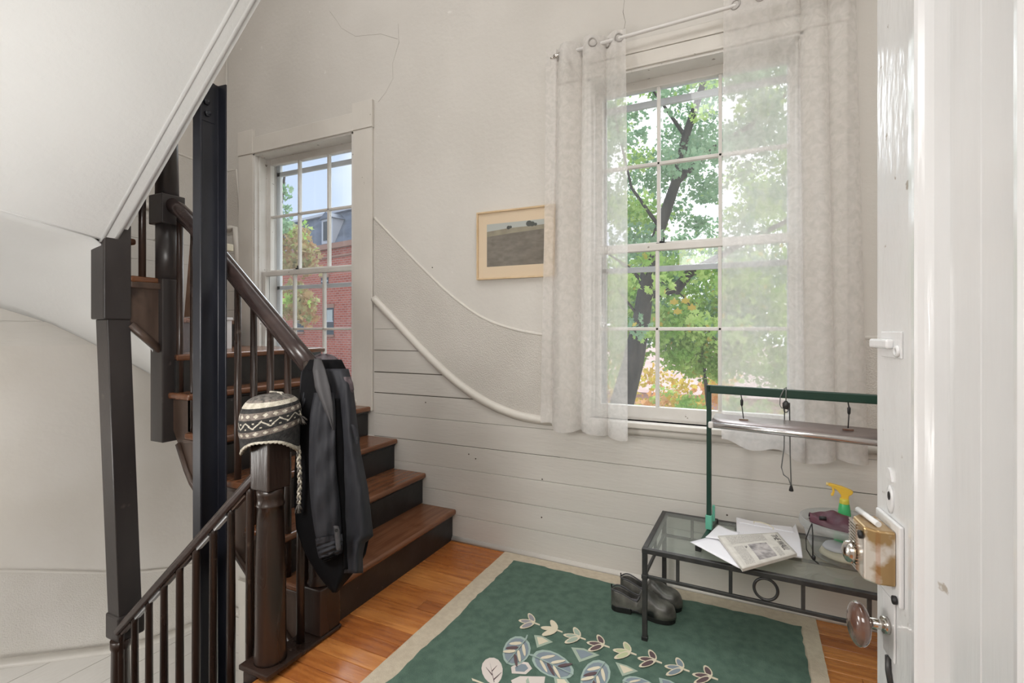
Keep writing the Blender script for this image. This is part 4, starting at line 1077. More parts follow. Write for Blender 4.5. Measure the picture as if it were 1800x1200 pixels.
mb.tube([(cx-0.022+fr.x, cy+fr.y, HT-0.062), (cx-0.016+fr.x, cy+fr.y, HT-0.075), (cx+fr.x, cy+fr.y, HT-0.078)], 0.0022, 6)
mb.tube([(cx-0.010, cy-0.02, HT-0.085), (cx-0.010+bk.x, cy+bk.y, zf+0.10), (cx-0.012+bk.x, cy+bk.y, 0.80), (cx-0.022+bk.x, cy+bk.y, 0.715), (cx-0.014+bk.x, cy+bk.y, 0.685), (cx+0.004+bk.x, cy+bk.y, 0.672), (cx+0.014+bk.x, cy+bk.y, 0.640)], 0.0024, 6)
mb.tube([(cx+0.006, cy-0.02, HT-0.085), (cx+0.008+bk.x, cy+bk.y, zf+0.10), (cx+0.010+bk.x, cy+bk.y, 0.78), (cx+0.014+bk.x, cy+bk.y, 0.640)], 0.0024, 6)
cd = obj('pull_cord', mb, M_greycord, stand)
mb = MB(); mb.lathe([(0.004, 0.010), (0.013, 0.0), (0.012, -0.020), (0.006, -0.024)], (cx+fr.x, cy+fr.y, HT-0.055), 10); mb.torus((cx+fr.x, cy+fr.y, HT-0.084), 0.008, 0.002, ax=(0, 1, 0), n=12, k=6); obj('cord_lock', mb, M_iron, cd)
mb = MB(); mb.lathe([(0.003, 0.0), (0.005, -0.004), (0.009, -0.022), (0.008, -0.024)], (cx+0.014+bk.x, cy+bk.y, 0.644), 8); obj('cord_end', mb, M_black, cd)

# ------------------------------------------------------------------ papers on the glass
def sheet(name, px, z, th, m, label, cat, group=None, wob=0.0, n=10, seed=1):
    """a sheet lying on the glass: four corners, slightly wavy"""
    C4 = [Vector(p) for p in px]; r = random.Random(seed); ph = r.uniform(0, 6)
    root = empty(name, (C4[0]+C4[2])/2, label, cat, group)
    top = []; bot = []
    for j in range(n+1):
        a = []; b = []
        for i in range(n+1):
            s, t = i/n, j/n
            p = C4[0]*(1-s)*(1-t)+C4[1]*s*(1-t)+C4[2]*s*t+C4[3]*(1-s)*t
            p.z = z+wob*(sin(s*5+ph)*sin(t*4+1)*0.5+0.5)
            a.append((p.x, p.y, p.z+th)); b.append((p.x, p.y, p.z))
        top.append(a); bot.append(b)
    mb = MB(); mb.grid(top); mb.grid([x[::-1] for x in bot])
    rim = lambda A, B: mb.grid([A, B], smooth=False)
    rim(top[0], bot[0]); rim(bot[-1], top[-1]); rim([x[0] for x in bot], [x[0] for x in top]); rim([x[-1] for x in top], [x[-1] for x in bot])
    obj('page', mb, m, root); return root
G = lambda x, y, z=0.0: at(x, y, Z=ZG+z)
bagp = [G(1288, 972), G(1411, 986), G(1399, 930), G(1294, 915)]
sheet('paper_sheet', [G(1300, 999, .024), G(1352, 968, .024), G(1266, 938, .024), G(1213, 953, .024)], ZG+0.0235, 0.0015, M_paper, 'white paper sheet sticking out at left of the newspaper', 'paper', wob=0.002, seed=2)
sheet('paper_sheet', [G(1240, 944, .028), G(1290, 955, .028), G(1300, 937, .028), G(1263, 925, .028)], ZG+0.0275, 0.002, M_paper, 'small crumpled white sheet behind the newspaper, beside the green upright', 'paper', wob=0.006, seed=6)
# flat white paper bag with a twisted handle
pb = empty('paper_bag', bagp[0], 'flat white paper bag with a twisted handle lying under the newspaper', 'bag')
mb = MB()
poly = [Vector((p.x, p.y, ZG+0.0085)) for p in (G(1296, 968), G(1411, 986), G(1407, 955), G(1399, 926), G(1392, 934), G(1352, 930), G(1294, 915))]
mb.prism(poly, (0, 0, 0.010)); obj('bag_body', mb, M_paper, pb, bev=0.004)
mb = MB(); mb.prism([Vector((p.x, p.y, ZG+0.0186)) for p in (G(1300, 926), G(1396, 944), G(1392, 934), G(1352, 930), G(1295, 918))], (0, 0, 0.004)); obj('fold', mb, M_paper, pb, bev=0.0015)
h0, h1 = G(1325, 923, .018), G(1358, 930, .018)
hm = [h0, h0+Vector((0.002, 0.035, 0.004)), h0.lerp(h1, 0.35)+Vector((0, 0.040, 0.006)), h0.lerp(h1, 0.8)+Vector((0, 0.030, 0.006)), h1+Vector((0.006, 0.004, 0.002)), h1]
mb = MB(); mb.tube(hm, 0.0035, 8); obj('handle', mb, M_creamcard, pb)
# newspaper
zn = 0.034
nA, nB, nC, nD = G(1262, 944, zn), G(1305, 1001, zn), G(1401, 974, zn), G(1367, 938, zn)
news = empty('newspaper', (nA+nC)/2, 'folded newspaper with a grey photo on top of the white papers', 'newspaper')
def npt(a, b, lift=0):
    p = nA*(1-a)*(1-b)+nB*a*(1-b)+nC*a*b+nD*(1-a)*b
    z = ZG+0.0285+0.012+0.004*sin(a*3.1)*sin(b*4)-0.016*max(0, a-0.86)**0.8
    return Vector((p.x, p.y, z+lift))
n = 16
top = [[npt(i/n, j/n) for i in range(n+1)] for j in range(n+1)]
bot = [[p-Vector((0, 0, 0.011)) for p in r_] for r_ in top]
mb = MB(); mb.grid(top); mb.grid([r_[::-1] for r_ in bot]); mb.grid([top[0], bot[0]], False); mb.grid([bot[-1], top[-1]], False)
mb.grid([[x[0] for x in bot], [x[0] for x in top]], False); mb.grid([[x[-1] for x in top], [x[-1] for x in bot]], False)
obj('folded_pages', mb, M_news, news)
def nquad(name, a0, a1, b0, b1, m, par=news, k=6):
    mb = MB(); mb.grid([[npt(a0+(a1-a0)*i/k, b0+(b1-b0)*j/k, 0.0006) for i in range(k+1)] for j in range(k+1)]); return obj(name, mb, m, par, recalc=False)
nquad('printed_photo', 0.42, 0.92, 0.34, 0.66, M_photo)
nquad('printed_column', 0.42, 0.95, 0.10, 0.26, M_lightink)
nquad('printed_column', 0.06, 0.34, 0.10, 0.72, M_lightink)
nquad('printed_column', 0.62, 0.95, 0.70, 0.80, M_lightink)
def text(name, body, size, org, ex, ey, m, par, sx=1.0):
    cu = bpy.data.curves.new(name, 'FONT'); cu.body = body; cu.size = size; cu.extrude = 0.0002
    ex = ex.normalized(); ez = ex.cross(ey).normalized(); ey = ez.cross(ex)
    me_o = bpy.data.objects.new(name, cu)
    dg = bpy.context.evaluated_depsgraph_get(); COL.objects.link(me_o); dg.update()
    me = bpy.data.meshes.new_from_object(me_o.evaluated_get(dg)); bpy.data.objects.remove(me_o)
    me.materials.clear(); me.materials.append(m)
    M = Matrix((ex*sx, ey, ez)).transposed().to_4x4(); M.translation = org-ORIGIN[par.name]
    me.transform(M); o = bpy.data.objects.new(name, me); COL.objects.link(o); o.parent = par
    return o
e1 = (nB-nA); e2 = (nD-nA); W1 = (npt(0.9, 0.9)-npt(0.06, 0.9)).length
text('masthead', 'THE WALL', 0.036, npt(0.08, 0.845, 0.001), npt(0.75, 0.845)-npt(0.08, 0.845), e2, M_ink, news, sx=0.85)
text('headline', 'The', 0.014, npt(0.44, 0.27, 0.001), npt(0.8, 0.27)-npt(0.44, 0.27), e2, M_ink, news)

# ------------------------------------------------------------------ plastic tub and what it holds
TC = Vector((0.372, 2.325, ZG+0.0005))
tub = empty('plastic_tub', TC, 'large clear oval plastic tub on the right end of the glass bench', 'tub')
TX, TY = 1.02, 0.86
def tube_shell(prof, m, nm): mb = MB(); mb.lathe(prof, TC, 48, sx=TX, sy=TY, caps=False); return obj(nm, mb, m, tub)
tube_shell([(0.0, 0.0), (0.110, 0.0), (0.122, 0.006), (0.140, 0.05), (0.158, 0.118)], M_tub, 'bowl')
tube_shell([(0.156, 0.118), (0.168, 0.120), (0.171, 0.130), (0.167, 0.150), (0.163, 0.152), (0.160, 0.136), (0.157, 0.120)], M_tubrim, 'rim')
it = TC+Vector((0, 0, 0.004))
cl = empty('folded_cloth', it, 'cream folded cloth at the bottom of the clear tub', 'cloth')
mb = MB(); mb.lathe([(0.0, 0.0005), (0.085, 0.0005), (0.102, 0.010), (0.092, 0.028), (0.04, 0.034), (0, 0.034)], it+Vector((-0.003, -0.0, 0)), 20, sx=1.0, sy=0.72); obj('fold', mb, M_cream, cl)
mb = MB(); mb.lathe([(0.0, 0.035), (0.055, 0.035), (0.060, 0.040), (0.05, 0.055), (0.0, 0.058)], it+Vector((-0.035, -0.015, 0)), 16, sx=1.0, sy=0.8); obj('fold', mb, M_whitecard, cl)
SB = it+Vector((-0.012, 0.035, 0.020))
spray = empty('spray_bottle', SB, 'green spray bottle with a yellow trigger head standing in the tub', 'spray bottle')
mb = MB(); mb.lathe([(0.0, 0.0), (0.034, 0.0), (0.036, 0.005), (0.036, 0.085), (0.030, 0.105), (0.0235, 0.125), (0.021, 0.160), (0.017, 0.185), (0.0145, 0.190)], SB, 24); obj('bottle', mb, M_bottle, spray)
mb = MB(); mb.lathe([(0.017, 0.183), (0.0175, 0.186), (0.0165, 0.196), (0.0155, 0.205)], SB, 24); obj('collar', mb, mat('lime_collar', (0.70, 0.62, 0.08), 0.35), spray)
ang = radians(180-8); ex = Vector((cos(ang), sin(ang), 0)); ey = Vector((-ex.y, ex.x, 0)); sc_ = 1.0
def S3(a, b, z): return SB+ex*a*sc_+ey*b+Vector((0, 0, 0.200+z*sc_))
head = [(-0.030, 0.036), (-0.022, 0.042), (0.010, 0.052), (0.050, 0.058), (0.054, 0.056), (0.054, 0.048), (0.040, 0.043), (0.026, 0.036), (0.012, 0.018), (0.011, 0.002), (-0.013, 0.002), (-0.016, 0.018), (-0.026, 0.026)]
mb = MB(); mb.prism([S3(a, -0.009, z) for a, z in head], ey*0.018); obj('trigger_head', mb, M_yellow, spray, bev=0.003)
mb = MB(); mb.prism([S3(a, -0.005, z) for a, z in ((0.034, 0.042), (0.043, 0.044), (0.040, 0.026), (0.046, 0.012), (0.043, 0.006), (0.036, 0.010), (0.032, 0.026))], ey*0.010); obj('trigger', mb, M_yellow, spray, bev=0.002)
mb = MB(); mb.tube([S3(0.052, 0, 0.052), S3(0.062, 0, 0.053)], 0.0065, 10); obj('nozzle', mb, mat('pale_yellow_nozzle', (0.88, 0.70, 0.30), 0.4), spray)
# maroon drawstring bag lying over the front rim
mbg = empty('drawstring_bag', TC+Vector((0.03, -0.10, 0.14)), 'maroon nylon drawstring pouch draped over the rim of the tub', 'pouch')
rows = []
cA = TC+Vector((-0.142, -0.082, 0.160)); cB = TC+Vector((0.150, -0.125, 0.150))
for j in range(13):
    v = j/12; row = []
    for i in range(33):
        u = i/32; base = cA.lerp(cB, u)
        wdt = 0.034+0.055*sin(pi*min(1, u*1.15))**0.8
        a = pi*(v*1.0)
        y = -wdt*0.8*cos(a)+0.03; hgt = (0.028*sin(pi*min(1, u+0.15))**0.7+0.010)*sin(a)
        z = hgt+0.006*sin(u*17+v*5)*sin(a)+0.005*sin(u*7+v*9)*sin(a)+0.003*sin(u*31-v*11)*sin(a)
        row.append((base.x, base.y+y, base.z+z-0.006))
    rows.append(row)
mb = MB(); mb.grid(rows); mb.grid([[(p[0], p[1], rows[0][k][2]-0.002) for k, p in enumerate(r_)] for r_ in (rows[0], rows[-1])], False); obj('pouch_body', mb, M_maroon, mbg)
b0_, b1_ = cA+Vector((0.10, -0.040, -0.002)), cB+Vector((0.0, -0.048, -0.004))
mb = MB(); mb.prism([b0_+Vector((0, 0, 0.001)), b1_+Vector((0, 0, -0.010)), b1_+Vector((0, 0.004, 0.014)), b0_+Vector((0.01, 0.004, 0.006))], (0, -0.003, 0)); obj('black_band', mb, M_black, mbg)
text('band_lettering', 'outdoor', 0.017, b0_+Vector((0.055, -0.0045, -0.0025)), (b1_-b0_), Vector((0, 0.1, 1)), mat('grey_lettering', (0.45, 0.42, 0.42), 0.7), mbg)
mb = MB(); q = cA+Vector((0.028, -0.016, 0.020)); mb.tube([q, q+Vector((0.024, -0.002, 0.002))], 0.007, 10); obj('cord_lock', mb, M_black, mbg)
q = cA+Vector((0.002, -0.034, 0.000))
mb = MB(); mb.tube([q, q+Vector((-0.010, -0.015, -0.02)), q+Vector((-0.022, -0.022, -0.055)), q+Vector((-0.020, -0.022, -0.095)), q+Vector((0.0, -0.020, -0.128)), q+Vector((0.020, -0.024, -0.142))], 0.0022, 6)
mb.tube([q, q+Vector((0.001, -0.018, -0.03)), q+Vector((0.001, -0.020, -0.125))], 0.0022, 6); obj('drawstring', mb, M_black, mbg)
mb = MB(); mb.lathe([(0.003, 0.006), (0.007, 0.0), (0.006, -0.012), (0.002, -0.014)], q+Vector((0.004, -0.021, -0.118)), 8); obj('cord_end', mb, M_black, mbg)
mb = MB(); mb.prism([it+Vector((0.00, -0.075, 0.045)), it+Vector((0.10, -0.060, 0.045)), it+Vector((0.11, -0.05, 0.10)), it+Vector((0.01, -0.07, 0.10))], (0, 0.05, 0)); obj('pouch_end', mb, M_maroon, mbg, bev=0.008)

# ------------------------------------------------------------------ clogs
def make_clog(loc, rz, label):
    loc = Vector(loc)
    root = empty('clog', loc, label, 'shoe', 'grey leather clogs by the bench leg', rot=(0, 0, rz)); ORIGIN[root.name] = Vector((0, 0, 0))
    # x from heel 0 to toe .285 ; outline half widths
    def hw(x):
        t = x/0.285
        if t < 0.12: return 0.034*sqrt(max(0, 1-((0.12-t)/0.12)**2))+0.0
        if t < 0.45: return 0.034-0.002*sin((t-0.12)/0.33*pi)
        if t < 0.72: return 0.034+0.016*sm(0.45, 0.72, t)
        return 0.051*sqrt(max(0, 1-((t-0.72)/0.28)**2.6))
    off = lambda x: 0.006*sin(pi*x/0.285)
    def topz(x):
        t = x/0.285
        if t < 0.42: return 0.090+0.004*sm(0.0, 0.06, t)-0.030*sm(0.08, 0.42, t)
        z = 0.064+0.050*sm(0.42, 0.50, t)-0.032*sm(0.54, 0.80, t)
        return 0.022+(z-0.022)*sqrt(max(0.0, 1-max(0, (t-0.82)/0.18)**2.4))
    N = 40
    xs = [0.285*(0.5-0.5*cos(pi*i/N)) for i in range(N+1)]
    # sole with a heel
    mb = MB()
    for x0_, x1_, z0_, z1_ in ((0.002, 0.095, 0.0, 0.028), (0.095, 0.150, 0.012, 0.026), (0.150, 0.283, 0.0, 0.022)):
        pts = [x0_+(x1_-x0_)*i/12 for i in range(13)]
        pl = [(x, hw(x)*1.03+off(x), z0_) for x in pts]+[(x, -hw(x)*1.03+off(x), z0_) for x in reversed(pts)]
        mb.prism(pl, (0, 0, z1_-z0_))
    obj('sole', mb, M_sole, root, local=True, bev=0.003, seg=1)
    # upper: lofted cross sections; open behind, closed over the toes
    K = 20; rows = []
    for x in xs:
        w_ = max(hw(x), 0.0015); zt = topz(x); t = x/0.285; row = []
        for k in range(K+1):
            a = -pi/2+pi*k/K          # -90..90 : left edge to right edge over the top
            if t > 0.46:
                cl = sm(0.46, 0.58, t)
                yy = w_*sin(a); zz = 0.020+(zt-0.020)*max(0, cos(a))**0.55
                # the instep opening closes gradually
                row.append((x, off(x)+yy, zz))
            else:
                s = -1 if k <= K/2 else 1
                f = abs(k-K/2)/(K/2)   # 1 at the bottom, 0 at the collar edge
                zz = 0.020+(zt-0.020)*(1-f); yy = s*w_*(0.86+0.14*sin(pi*min(1, f*1.1)))
                row.append((x, off(x)+yy, zz))
        rows.append(row)
    mb = MB(); n = len(rows); vs = [p for r_ in rows for p in r_]; fs = []
    for i in range(n-1):
        for k in range(K):
            if xs[i] < 0.46*0.285 and k in (K//2, K//2): continue
            fs.append((i*(K+1)+k, i*(K+1)+k+1, (i+1)*(K+1)+k+1, (i+1)*(K+1)+k))
    mb.add(vs, fs, True)
    # heel counter
    up = obj('upper', mb, M_leather, root, local=True, solid=0.003)
    # collar piping
    ring = [(x, off(x)-hw(x)*0.86, topz(x)+0.001) for x in xs if x < 0.137][::-1]+[(0.0, 0, 0.106)]+[(x, off(x)+hw(x)*0.86, topz(x)+0.001) for x in xs if x < 0.137]
    ring = [p for i, p in enumerate(ring) if i == 0 or (Vector(p)-Vector(ring[i-1])).length > 1e-4]
    mb = MB(); mb.tube(ring, 0.0035, 8); obj('collar_piping', mb, mat('clog_piping', (0.06, 0.06, 0.065), 0.35), up, local=True)
    mb = MB(); pts = [0.006+0.17*i/12 for i in range(13)]
    mb.prism([(x, hw(x)*0.9+off(x), 0.040) for x in pts]+[(x, -hw(x)*0.9+off(x), 0.040) for x in reversed(pts)], (0, 0, 0.004)); obj('insole', mb, M_insole, root, local=True)
    mb = MB(); mb.sweep([(0.150, off(.15)-hw(.15)-0.001, 0.03), (0.160, off(.16)-hw(.16)*0.9, 0.075), (0.165, -0.02, 0.100), (0.166, 0.006, 0.108), (0.165, 0.03, 0.100), (0.160, off(.16)+hw(.16)*0.9, 0.075), (0.150, off(.15)+hw(.15), 0.03)], ellipse(0.004, 0.0025, 8), up=(1, 0, 0))
    obj('strap_seam', mb, M_leather, up, local=True)
    return root
make_clog((-0.560, 2.262, RTOP), radians(1), 'front grey leather clog, nearer to the bench leg')
make_clog((-0.545, 2.385, RTOP), radians(-2), 'rear grey leather clog, half hidden behind its pair')

# ------------------------------------------------------------------ knitted hat on the landing newel
HC = Vector((CD[0]+0.000, CD[1], 0.966))
hat = empty('knitted_hat', HC, 'black and white patterned knitted ear flap hat on the landing newel', 'hat')
hm_ = [mat('knit_'+n, c, 0.95, c2, 60, bump=1.0, bscale=170, bdist=0.006) for n, c, c2 in (('black', (0.014, 0.014, 0.015), (0.04, 0.038, 0.037)), ('cream', (0.42, 0.385, 0.31), (0.60, 0.56, 0.48)), ('taupe', (0.13, 0.105, 0.09), (0.24, 0.205, 0.18)), ('marl', (0.07, 0.065, 0.06), (0.22, 0.20, 0.18)))]
vd = Vector((0.782, -0.623, 0)); vr = Vector((0.623, 0.782, 0))      # toward the landing / to the side
NU, NV = 168, 76
pts = []; 
def hatpt(iu, iv):
    ph = 2*pi*iu/NU; v = iv/NV          # v 0 crown, 1 rim
    q = min(1.0, v/0.68)
    R = 0.107*(1-(1-q)**2.3)**(1/2.3)*(1-0.06*sm(0.75, 1.0, v))
    zr = 0.0
    fall = 0.160*v**1.35-0.070
    fl = max(0, cos(ph-radians(78)))**3
    fl2 = max(0, cos(ph-radians(258)))**3
    fall += (0.055*fl+0.055*fl2)*sm(0.86, 1.0, v)
    p = HC+(vd*cos(ph)+vr*sin(ph))*R
    p.z = HC.z+0.012+zr+0.0-fall+0.022*sin(ph)*min(1, v*1.5)*(1-sm(0.86, 1, v)*0.9)
    p += (vd*cos(ph)+vr*sin(ph))*0.0018*sin(iu*pi)   # keep the seams crisp
    return p
rows = [[hatpt(i, j) for i in range(NU)] for j in range(1, NV+1)]
mb = MB(); vs = [p for r_ in rows for p in r_]; fs = []; cols = []
def hatcol(u, v):
    v = v**1.12
    if v < 0.11: return 3
    if v < 0.16: return 2 if (u*24) % 1 < 0.7 else 3
    if v < 0.27: return 1
    if v < 0.37: return 0
    def diam(vc, h):
        t = (u*20) % 1; d = abs(t-0.5)*2
        return 1 if abs(v-vc)/h+d < 0.62 else 2
    if v < 0.50: return diam(0.43, 0.07)
    if v < 0.72:
        t = (u*11) % 1; z = 0.61+0.062*(2*abs(t-0.5)*2-1)
        if abs(v-z) < 0.016: return 1
        t2 = (u*11+0.5) % 1
        if abs(t2-0.5) < 0.07 and abs(v-0.565) < 0.013: return 1
        if abs(t-0.5) < 0.07 and abs(v-0.665) < 0.013: return 1
        return 0
    if v < 0.84: return diam(0.78, 0.06)
    if v < 0.965: return 0
    return 1
for j in range(NV-1):
    for i in range(NU):
        mb.cur = hatcol((i+0.5)/NU, (j+1.5)/NV)
        mb.f.append((j*NU+i, j*NU+(i+1) % NU, (j+1)*NU+(i+1) % NU, (j+1)*NU+i)); mb.m.append(mb.cur); mb.sm.append(True)
mb.v = [tuple(p) for p in vs]
mb.cur = 3
c0 = len(mb.v); mb.v.append((HC.x, HC.y, HC.z+0.0825))
for i in range(NU): mb.f.append((c0, i, (i+1) % NU)); mb.m.append(3); mb.sm.append(True)
obj('crown', mb, hm_, hat, solid=0.004)
rim = [hatpt(i, NV)+Vector((0, 0, -0.001)) for i in range(0, NU, 2)]
mb = MB(); mb.sweep([r_+Vector((0, 0, 0.002*((i % 2)*2-1))) for i, r_ in enumerate(rim)], ellipse(0.0045, 0.0045, 6), closed=True); obj('crochet_edge', mb, hm_[1], hat)
def braid(name, path, r=0.0065, tassel=True, par=hat):
    P = [Vector(p) for p in path]; seg = []
    for a, b in zip(P, P[1:]):
        n = max(2, int((b-a).length/0.004))
        seg += [a.lerp(b, k/n) for k in range(n)]
    seg.append(P[-1])
    o = None
    for s in range(3):
        mb = MB(); path_ = []
        for k, p in enumerate(seg):
            a = k*0.42+s*2*pi/3
            path_.append(p+vr*(r*0.85*sin(a))+vd*(r*0.55*sin(2*a))+Vector((0, 0, 0)))
        mb.tube(path_, r*0.62, 7); q = obj('braid_strand', mb, hm_[(1, 3, 1)[s]], par)
    if tassel:
        e = P[-1]; d = (P[-1]-P[-2]).normalized(); mb = MB(); r_ = random.Random(4)
        for k in range(26):
            o_ = Vector((r_.uniform(-1, 1), r_.uniform(-1, 1), r_.uniform(-1, 1)))*0.012
            mb.tube([e, e+d*0.012+o_*0.5, e+d*0.030+o_], 0.0014, 4)
        obj('tassel', mb, hm_[3], par)
fl_ = hatpt(int(NU*78/360), NV)
braid('braid', [fl_, fl_+Vector((0, 0, -0.04))+vd*0.004, fl_+Vector((0, 0, -0.120))+vd*0.004+vr*0.004, fl_+Vector((0, 0, -0.212))+vr*0.0])
topc = Vector((HC.x, HC.y, HC.z+0.094))
braid('braid', [topc, topc+vr*0.035+vd*0.015+Vector((0, 0, -0.004)), topc+vr*0.070+vd*0.030+Vector((0, 0, -0.030)), topc+vr*0.092+vd*0.040+Vector((0, 0, -0.068)), topc+vr*0.103+vd*0.040+Vector((0, 0, -0.092))], r=0.0050)

# ------------------------------------------------------------------ jacket over the stair newel
jk = empty('jacket', (-1.60, 1.52, 1.18), 'dark charcoal jacket hung over the stair newel beside the knitted hat', 'jacket')
T0 = 2.040
def lin(P, x):
    if x <= P[0][0]: return P[0][1]
    for (a, b), (c, d) in zip(P, P[1:]):
        if x <= c: return b+(d-b)*(x-a)/(c-a)
    return P[-1][1]
def cloth(name, rows_, m, amp=0.010, fr=3.0, ph=0.0, bulge=0.05, th=0.003, K=40, sub=1, par=jk, label=None, twist=0.4, fine=0.0):
    """rows: (photo y, left x, right x, nearness) measured; the cloth gets its own depth, bulge and folds"""
    R = []; ys = [r_[0] for r_ in rows_]
    n = 60; interp = lin
    for j in range(n+1):
        y = ys[0]+(ys[-1]-ys[0])*j/n
        L_ = interp([(r_[0], r_[1]) for r_ in rows_], y); Rr = interp([(r_[0], r_[2]) for r_ in rows_], y); d0 = interp([(r_[0], r_[3]) for r_ in rows_], y)
        row = []
        for i in range(K+1):
            s = i/K; v = j/n
            d = d0+bulge*(1-(2*s-1)**2)+amp*sin(2*pi*fr*(s+0.04*sin(v*5))+ph+twist*v*3)*min(1, v*5+0.2)+fine*sin(s*23+v*19+ph)*sin(v*31+s*7)
            row.append(at(L_+(Rr-L_)*s, y, t=T0-d))
        R.append(row)
    mb = MB(); mb.grid(R); return obj(name, mb, m, par, solid=th, label=label, recalc=True)
cloth('back_panel', [(632, 545, 600, 0.03), (652, 532, 610, 0.045), (700, 527, 620, 0.055), (780, 521, 628, 0.06), (860, 516, 642, 0.065), (930, 521, 652, 0.07), (975, 538, 642, 0.075), (1005, 556, 622, 0.08), (1024, 570, 606, 0.08), (1041, 585, 592, 0.08)], M_jdark, amp=0.007, fr=1.6, bulge=0.05, label='back of the jacket hanging lowest, coloured as if shaded')
cloth('front_panel', [(648, 566, 612, 0.075), (675, 578, 620, 0.09), (720, 584, 625, 0.10), (790, 590, 633, 0.105), (860, 596, 647, 0.11), (925, 602, 654, 0.11), (943, 602, 656, 0.11), (952, 603, 642, 0.11), (975, 603, 637, 0.11), (1007, 604, 638, 0.11)], M_jacket, amp=0.012, fr=1.4, ph=1.0, bulge=0.035, fine=0.002)
cloth('front_panel', [(650, 533, 578, 0.06), (690, 529, 585, 0.08), (730, 526, 592, 0.09), (790, 524, 596, 0.09), (850, 530, 580, 0.08), (900, 534, 570, 0.07)], M_jdark, amp=0.010, fr=1.0, ph=2.0, bulge=0.03, fine=0.002)
# sleeve: a closed tube
def sleeve(rows_, m, name, K=28, n=48):
    R = []
    for j in range(n+1):
        y = rows_[0][0]+(rows_[-1][0]-rows_[0][0])*j/n; v = j/n
        f = lambda k: interp([(r_[0], r_[k]) for r_ in rows_], y)
        L_, Rr, d0, tilt = f(1), f(2), f(3), f(4); row = []
        for i in range(K):
            a = 2*pi*i/K; s = 0.5-0.5*cos(a); near = sin(a)
            d = d0+near*0.030*(1+0.15*sin(v*9+s*4))+0.005*sin(6*pi*s+v*6)*(1 if near > 0 else 0)+0.004*sin(v*26+s*6)*sm(0.15, 0.4, v)
            row.append(at(L_+(Rr-L_)*s, y+tilt*(s-0.5), t=T0-d))
        R.append(row)
    mb = MB(); mb.grid(R, wrap=True); mb.add(R[-1], [tuple(range(K))]); return obj(name, mb, m, jk)
sleeve([(690, 552, 588, 0.12, 0), (730, 545, 590, 0.135, 0), (780, 543, 590, 0.14, -2), (830, 543, 592, 0.145, -3), (880, 546, 597, 0.148, -6), (925, 552, 600, 0.15, -8), (944, 556, 600, 0.15, -9)], M_jacket, 'sleeve')
sleeve([(942, 554, 602, 0.152, -9), (956, 556, 603, 0.155, -9), (974, 560, 602, 0.152, -9), (977, 562, 600, 0.150, -9)], M_jacket, 'cuff')
sleeve([(972, 563, 597, 0.148, -9), (984, 567, 594, 0.146, -8)], M_jdark, 'cuff_lining')
cloth('cuff_strap', [(924, 587, 594, 0.188), (932, 588, 597, 0.190), (962, 591, 599, 0.192), (966, 592, 598, 0.190)], M_lapel, amp=0, bulge=0.006, th=0.004, K=8)
cloth('cuff_button', [(929, 589, 593, 0.197), (931, 588.4, 593.6, 0.197), (934, 589, 593, 0.197)], M_black, amp=0, bulge=0.002, th=0.003, K=6)
# collar thrown over the newel top
def cap(rows_, m, name, depth_back=0.14, label=None):
    R = []; n = 26; K = 26
    for j in range(n+1):
        v = j/n; y = rows_[0][0]+(rows_[-1][0]-rows_[0][0])*v
        f = lambda k: interp([(r_[0], r_[k]) for r_ in rows_], y)
        row = []
        for i in range(K+1):
            s = i/K; a = sin(pi*s)
            d = -depth_back+(f(3)+depth_back)*sm(0, 1, v**0.6)*(0.35+0.65*a**0.7)+0.008*sin(s*15+v*4)
            row.append(at(f(1)+(f(2)-f(1))*s, y+3*sin(s*9+1)*v, t=T0-d))
        R.append(row)
    mb = MB(); mb.grid(R); return obj(name, mb, m, jk, solid=0.004, label=label)
cap([(622, 562, 574, 0.0), (625, 553, 585, 0.03), (632, 544, 594, 0.07), (645, 541, 602, 0.10), (660, 556, 612, 0.115), (667, 572, 615, 0.12), (672, 584, 612, 0.12)], M_lining, 'collar', label='mauve grey collar folded over the top of the newel')
cap([(623, 558, 570, 0.0), (627, 546, 562, 0.04), (636, 537, 556, 0.07), (655, 530, 552, 0.10), (680, 528, 548, 0.11), (705, 528, 540, 0.11), (716, 528, 533, 0.10)], M_jacket, 'shoulder')
cloth('lapel', [(630, 553, 564, 0.11), (650, 550, 572, 0.135), (680, 554, 580, 0.15), (710, 565, 585, 0.155), (735, 577, 586, 0.155), (755, 585, 587, 0.15)], M_lapel, amp=0.004, fr=1, bulge=0.012, K=14)
cloth('shoulder_seam', [(662, 600, 615, 0.10), (672, 604, 620, 0.10), (684, 612, 622, 0.095), (690, 616, 620, 0.09)], M_lining, amp=0.006, fr=1, bulge=0.02, K=10)
cloth('pocket_flap', [(746, 617, 622, 0.150), (752, 619, 625, 0.152), (770, 624, 632, 0.150), (780, 626, 631, 0.147)], M_jacket, amp=0, bulge=0.004, th=0.005, K=8)
cloth('button', [(767, 627.5, 630, 0.156), (770, 627, 630.5, 0.156), (773, 627.5, 630, 0.156)], M_black, amp=0, bulge=0.002, th=0.003, K=6)
# dark fold between sleeve and front, the gap's shade put into its colour
cloth('fold', [(700, 584, 600, 0.11), (760, 586, 604, 0.12), (840, 590, 606, 0.12), (920, 598, 610, 0.12), (1000, 603, 612, 0.12)], M_jdark, amp=0.004, fr=1, bulge=0.02, K=10)
# ------------------------------------------------------------------ the open panelled door at the right
DO = Vector((0.188, 0.950, 0.008)); DA = atan2(-0.991, 0.135)      # leaf runs back to the doorway
door = empty('door_1', DO, kind='structure', rot=(0, 0, DA)); door['label'] = 'glossy white panelled door standing open at the right'
ORIGIN[door.name] = Vector((0, 0, 0))
